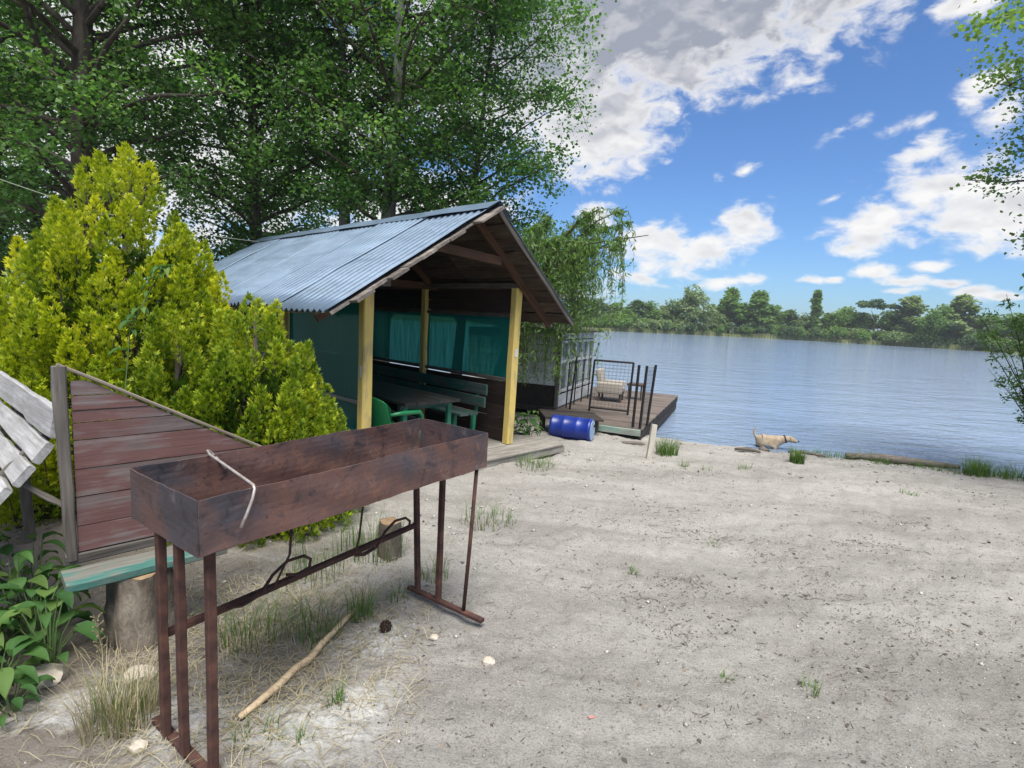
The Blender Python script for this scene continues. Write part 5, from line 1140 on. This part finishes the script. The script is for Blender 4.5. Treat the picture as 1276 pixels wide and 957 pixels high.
def weed(x, y, nl, h, seed, label, sc=1.0):
    nl = int(nl * 1.45)
    r = random.Random(seed); z = gz1(x, y); root = empty('leafy_weed', (x, y, z), r.uniform(0, 6), label, 'weed'); s = MB()
    for k in range(nl):
        a = k * 2.4 + r.uniform(-.3, .3); hh_ = h * (0.25 + 0.75 * (k + 0.5) / nl) * r.uniform(0.8, 1.1); o_ = r.uniform(0.03, 0.12) * (1.3 - 0.6 * k / nl)
        p = Vector((math.cos(a) * o_, math.sin(a) * o_, hh_)); s.tube([(p.x * .15, p.y * .15, -0.02), (p.x * .5, p.y * .5, hh_ * .6), tuple(p)], [0.004, 0.003, 0.002], 4, False)
        k_ = sc * r.uniform(0.7, 1.25); o = bpy.data.objects.new('leaf', r.choice(LP)); col.objects.link(o); o.parent = root
        o.matrix_local = Matrix.Translation(p) @ Matrix.Rotation(a + r.uniform(-.4, .4), 4, 'Z') @ Matrix.Rotation(r.uniform(-.2, .45), 4, 'Y') @ Matrix.Scale(k_, 4)
    s.build('stems', M['weed_stem'], root); return root
M['weed_stem'] = mat_noise('weed_stem', [(0.07, 0.12, 0.04), (0.12, 0.17, 0.06)], 10, 2, 0.7, bs=0)
WD = [(-2.35, 2.28, 15, 0.30, 'broad leaved weed by the outer end of the turquoise board'), (-2.12, 2.10, 16, 0.22, 'low round leaved weed sprawling on the soil before the board end'), (-2.05, 2.28, 13, 0.36, 'leafy weed rising in front of the boarded side post'), (-2.60, 2.45, 16, 0.44, 'shaded weed under the grey planks'), (-2.42, 2.62, 14, 0.50, 'tall shaded weed behind the strut of the grey planks'),
      (-2.75, 2.15, 16, 0.30, 'weed with yellowing leaves at the edge of the bare soil'), (-1.98, 2.02, 9, 0.14, 'small narrow leaved rosette at the edge of the fluff'), (-2.9, 2.7, 16, 0.5, 'deepest shaded weed beneath the plank legs'),
      (-2.22, 2.42, 16, 0.30, 'dense weed tucked behind the board end and the post'), (-2.5, 2.2, 15, 0.22, 'spreading weed between the tall weeds and the bare soil'), (-2.62, 2.0, 14, 0.16, 'ground hugging weed out on the bare soil'), (-2.35, 2.45, 15, 0.42, 'leafy weed pushing up beside the side post'), (-2.25, 2.0, 12, 0.15, 'small spreading weed beside the grey stone')]
for q, (x, y, nl, h, lab) in enumerate(WD): weed(x, y, nl, h, 300 + q, lab, 1.0 if q != 6 else 0.6)
weed(0.30, 8.35, 18, 0.45, 330, 'light green leafy sapling beside the barrel', 1.3); weed(0.05, 8.1, 16, 0.35, 331, 'light green leafy weed beside the arbour post', 1.2)
# creeper on the golden thuja
cr = empty('creeper_vine', (-2.60, 3.62, gz1(-2.60, 3.62)), 0, 'thin climbing creeper trailing over the face of the golden thuja', 'vine'); s = MB()
vp = [Vector((0.12, 0.05, 0.0)), Vector((0.05, 0.0, 0.6)), Vector((-0.02, -0.02, 1.1)), Vector((-0.03, 0.06, 1.5)), Vector((0.06, 0.12, 1.75)), Vector((0.13, 0.16, 1.92)), Vector((0.19, 0.15, 1.95))]
s.tube(vp, 0.004, 5, False); s.build('stem', M['weed_stem'], cr, True); r = random.Random(2)
for k in range(20):
    f = r.uniform(1.2, 5.9); kk = min(int(f), 5); p = vp[kk].lerp(vp[kk + 1], f - kk); o = bpy.data.objects.new('leaf', LP[10 + k % 4]); col.objects.link(o); o.parent = cr
    o.matrix_local = Matrix.Translation(p) @ Matrix.Rotation(r.uniform(-2.6, -0.4), 4, 'Z') @ Matrix.Rotation(r.uniform(-.2, .6), 4, 'Y') @ Matrix.Scale(r.uniform(0.6, 1.0), 4)
# seed head stalk
sh_ = MB(); sh_.tube([(0, 0, -0.02), (0.01, 0.0, 0.18), (-0.03, 0.01, 0.34)], [0.003, 0.0025, 0.0015], 5, False); r = random.Random(8)
for k in range(22):
    u = 0.45 + 0.55 * k / 22; p = Vector((-0.03 * (u - .4), 0.01 * u, 0.34 * u)); a = k * 2.4; q = p + Vector((math.cos(a) * 0.022, math.sin(a) * 0.022, 0.018)); sh_.tube([p, q], [0.001, 0.004], 4)
o = sh_.build('seed_head_stalk', M['straw']); o.location = (-1.72, 2.16, gz1(-1.72, 2.16)); tag(o, 'pale dry seed head stalk in front of the split log stump', 'dry stalk')

# ------------------------------------------------------------------ small things on the ground
zst = lambda x, y: gz1(x, y)
s = MB(); pts = []
for k in range(9):
    u = k / 8; x = -1.045 + 0.235 * u + 0.010 * math.sin(u * 5); y = 2.02 + 0.86 * u; pts.append((x, y, gz1(x, y) + 0.020 + 0.010 * u))
s.tube(pts, [0.012, 0.016, 0.018, 0.017, 0.018, 0.017, 0.015, 0.015, 0.012], 8); o = s.build('stick', M['stick'], None, True); tag(o, 'pale barkless stick lying below the grill rail', 'stick')
def stone(x, y, r, seed, label):
    bm_ = bmesh.new(); bmesh.ops.create_icosphere(bm_, subdivisions=2, radius=r); q = random.Random(seed)
    for v in bm_.verts: v.co *= q.uniform(0.84, 1.12); v.co.z *= 0.68; v.co.x *= 1.15
    me_ = bpy.data.meshes.new('stone'); bm_.to_mesh(me_); bm_.free(); o = link('stone', me_, M['stone']); o.location = (x, y, gz1(x, y) + r * 0.36); tag(o, label, 'stone')
stone(-0.045, 2.50, 0.030, 1, 'largest loose beige stone on the bare sand'); stone(-0.34, 2.66, 0.022, 2, 'small pale stone by the grill foot bar nearest the arbour'); stone(-1.35, 1.86, 0.030, 3, 'pinkish stone chip by the grill legs below the poker'); stone(-1.62, 2.25, 0.06, 4, 'flat pale stone in front of the split stump'); stone(-2.0, 2.2, 0.07, 5, 'grey stone among the weeds')
c = MB(); r = random.Random(4)
for k in range(60):
    u = k / 60; a = k * 2.4; rr2 = 0.026 * math.sin(0.25 + u * 2.7); p = Vector((rr2 * .5 * math.cos(a), rr2 * .5 * math.sin(a), 0.056 * u)); q = p + Vector((math.cos(a) * rr2 * .75, math.sin(a) * rr2 * .75, 0.008)); c.tube([p, q], [0.003, 0.007], 4)
o = c.build('pine_cone', M['cone']); o.rotation_euler = (rad(75), 0, 0.5); o.location = (-0.625, 2.74, gz1(-0.625, 2.74) + 0.022); tag(o, 'dark open pine cone on the sand by the grill', 'pine cone')
q = MB(); q.box((0, 0, 0), (0.034, 0.013, 0.003), 0.3); o = q.build('red_scrap', M['red_chip']); o.location = (0.43, 2.17, gz1(0.43, 2.17) + 0.003); tag(o, 'faded red scrap trodden into the sand', 'scrap')
# driftwood on the bank
def log(pts, rad_, label, seed):
    pp = [(x, y, gz1(x, y) + z) for (x, y, z) in pts]; s = MB(); s.tube(pp, rad_, 9); o = s.build('driftwood_log', M['driftwood'], None, True); tag(o, label, 'log')
log([(5.62, 8.78, 0.05), (6.1, 8.62, 0.06), (6.6, 8.45, 0.05), (7.1, 8.28, 0.05)], [0.05, 0.065, 0.06, 0.035], 'long driftwood log lying along the grassy bank', 1)
log([(5.60, 8.62, 0.03), (5.78, 8.70, 0.06), (5.95, 8.82, 0.09)], [0.02, 0.022, 0.015], 'short pale branch leaning on the driftwood log', 2)
log([(3.75, 8.75, 0.03), (3.95, 8.72, 0.045), (4.12, 8.62, 0.03)], [0.02, 0.035, 0.02], 'dark driftwood chunk on the sand below the dog', 3)
log([(4.75, 8.95, 0.02), (5.0, 8.88, 0.04), (5.3, 8.80, 0.03)], [0.02, 0.03, 0.018], 'thin driftwood piece on the bank ahead of the dog', 4)
log([(4.35, 9.15, 0.02), (4.52, 9.17, 0.03)], [0.03, 0.03], 'small dark wood stub at the water by the dog tail', 5)
# scattered litter: pebbles, bark chips, twigs
rs = np.random.RandomState(123)
def scatter(n, ymin=0.9, ymax=9.2):
    n2_ = n * 4; y = ymin + (ymax - ymin) * rs.rand(n2_) ** 1.25; x = rs.uniform(-0.95, 1.0, n2_) * (y * 1.05 + 0.4)
    xr = x * 0.95 - y * 0.32; yr = x * 0.32 + y * 0.95
    d = vnoise(xr * 0.7 + 5, yr * 1.6) * 0.6 + vnoise(xr * 2 + 2, yr * 5) * 0.55 + 0.12 * np.clip(x / (y + .5), -1, 1)
    ok = (d > rs.uniform(0.38, 0.95, n2_)) & (shore_dist(x, y) > 0.25); x, y = x[ok][:n], y[ok][:n]; return x, y
x, y = scatter(5200); n = len(x); z = gz(x, y); sz = rs.uniform(0.0018, 0.0065, n) * (1 + 1.3 * (rs.rand(n) > 0.95)) * (0.7 + 0.16 * y)
oc = np.array([(1, 0, 0), (0, 1, 0), (-1, 0, 0), (0, -1, 0), (0, 0, .7), (0, 0, -.5)], float); V = np.stack([x, y, z + sz * 0.25], 1)[:, None, :] + oc[None] * sz[:, None, None] * rs.uniform(0.6, 1.4, (n, 6, 1))
F = (np.arange(n)[:, None, None] * 6 + np.array([(0, 1, 4), (1, 2, 4), (2, 3, 4), (3, 0, 4), (1, 0, 5), (2, 1, 5), (3, 2, 5), (0, 3, 5)])[None]).reshape(-1, 3)
tag(link('pebbles', npmesh('pebbles', V.reshape(-1, 3), F, {'rnd': np.repeat(rs.rand(n) ** 0.8, 6)}), M['pebble']), 'tiny pebbles and crumbs scattered over the sand', 'pebbles', kind='stuff')
x, y = scatter(9500)
for cx_, cy_ in ((1.0, 3.0), (2.25, 3.7), (2.6, 3.2), (0.85, 3.3), (2.3, 4.2), (1.85, 4.7), (3.3, 4.6), (4.2, 5.4), (1.3, 3.6), (2.0, 2.7)):
    x = np.append(x, rs.normal(cx_, 0.20, 90)); y = np.append(y, rs.normal(cy_, 0.10, 90))
n = len(x); z = gz(x, y) + 0.003; L = rs.uniform(0.002, 0.008, n) * (1 + 1.6 * (rs.rand(n) > 0.93)) * (0.65 + 0.17 * y); t, bb, nm = rnd_rot(n, rs, 3.0)
V = np.stack([np.stack([x, y, z], 1) - t * L[:, None], np.stack([x, y, z + 0.002], 1) + bb * L[:, None] * .5, np.stack([x, y, z], 1) + t * L[:, None], np.stack([x, y, z + 0.002], 1) - bb * L[:, None] * .5], 1).reshape(-1, 3)
tag(link('bark_chips', npmesh('bark_chips', V, np.arange(4 * n).reshape(-1, 4), {'rnd': np.repeat(rs.rand(n) ** 1.5, 4)}), M['litter']), 'dark leaf and bark chips scattered over the sand', 'litter', kind='stuff')
x, y = scatter(900)
for cx_, cy_ in ((1.0, 3.0), (2.25, 3.7), (2.6, 3.2), (0.85, 3.3), (2.3, 4.2), (1.85, 4.7), (3.3, 4.6), (4.2, 5.4), (1.3, 3.6), (2.0, 2.7)):
    x = np.append(x, rs.normal(cx_, 0.20, 22)); y = np.append(y, rs.normal(cy_, 0.10, 22))
n = len(x); z = gz(x, y) + 0.004; L = rs.uniform(0.012, 0.06, n) * (0.7 + 0.10 * y); a = rs.normal(0.35, 0.9, n); dv = np.stack([np.cos(a) * L, np.sin(a) * L, rs.uniform(0, 0.008, n)], 1); wv_ = np.stack([-np.sin(a), np.cos(a), np.zeros(n)], 1) * (0.0008 + 0.00022 * y)[:, None]; uv = np.array([0, 0, 0.003])
b0 = np.stack([x, y, z], 1); V = np.stack([b0 - wv_, b0 + wv_, b0 + uv, b0 + dv - wv_, b0 + dv + wv_, b0 + dv + uv], 1).reshape(-1, 3)
F = (np.arange(n)[:, None, None] * 6 + np.array([(0, 3, 5, 2), (1, 2, 5, 4), (0, 1, 4, 3)])[None]).reshape(-1, 4)
tag(link('twigs', npmesh('twigs', V, F, {'rnd': np.repeat(rs.rand(n), 6)}), M['litter']), 'thin dark twigs strewn over the sand', 'twigs', kind='stuff')

# ------------------------------------------------------------------ overhead wire
p0 = Vector((-7.2, 6.2, 3.25)); p1 = Vector(in_arb(AP_T - 0.25, 5.9, 2.80)); c = MB(); pts = []
for k in range(25): u = k / 24; p = p0.lerp(p1, u); pts.append((p.x, p.y, p.z - 0.22 * math.sin(u * math.pi)))
c.tube(pts, 0.006, 5); o = c.build('overhead_wire', M['cable'], None, True); tag(o, 'thin pale wire slung from the trees to the arbour roof', 'wire')

# ------------------------------------------------------------------ render settings
scene.render.engine = 'CYCLES'
scene.cycles.max_bounces = 5; scene.cycles.diffuse_bounces = 3; scene.cycles.glossy_bounces = 3; scene.cycles.transmission_bounces = 4; scene.cycles.volume_bounces = 0; scene.cycles.transparent_max_bounces = 10
scene.cycles.caustics_reflective = False; scene.cycles.caustics_refractive = False

if HAZE:
    hm, hn, ho = newmat('haze'); pv = nd(hn, 'ShaderNodeVolumePrincipled'); pv.inputs['Color'].default_value = (0.90, 0.95, 1.0, 1); pv.inputs['Density'].default_value = 0.0004; pv.inputs['Anisotropy'].default_value = 0.2
    lk(hn, pv.outputs[0], ho.inputs['Volume'])
    q = MB(); q.box((0, 0, 4.6), (884, 884, 25.2)); o = q.build('haze', hm); tag(o, 'thin pale air haze over the river', 'haze', kind='stuff')
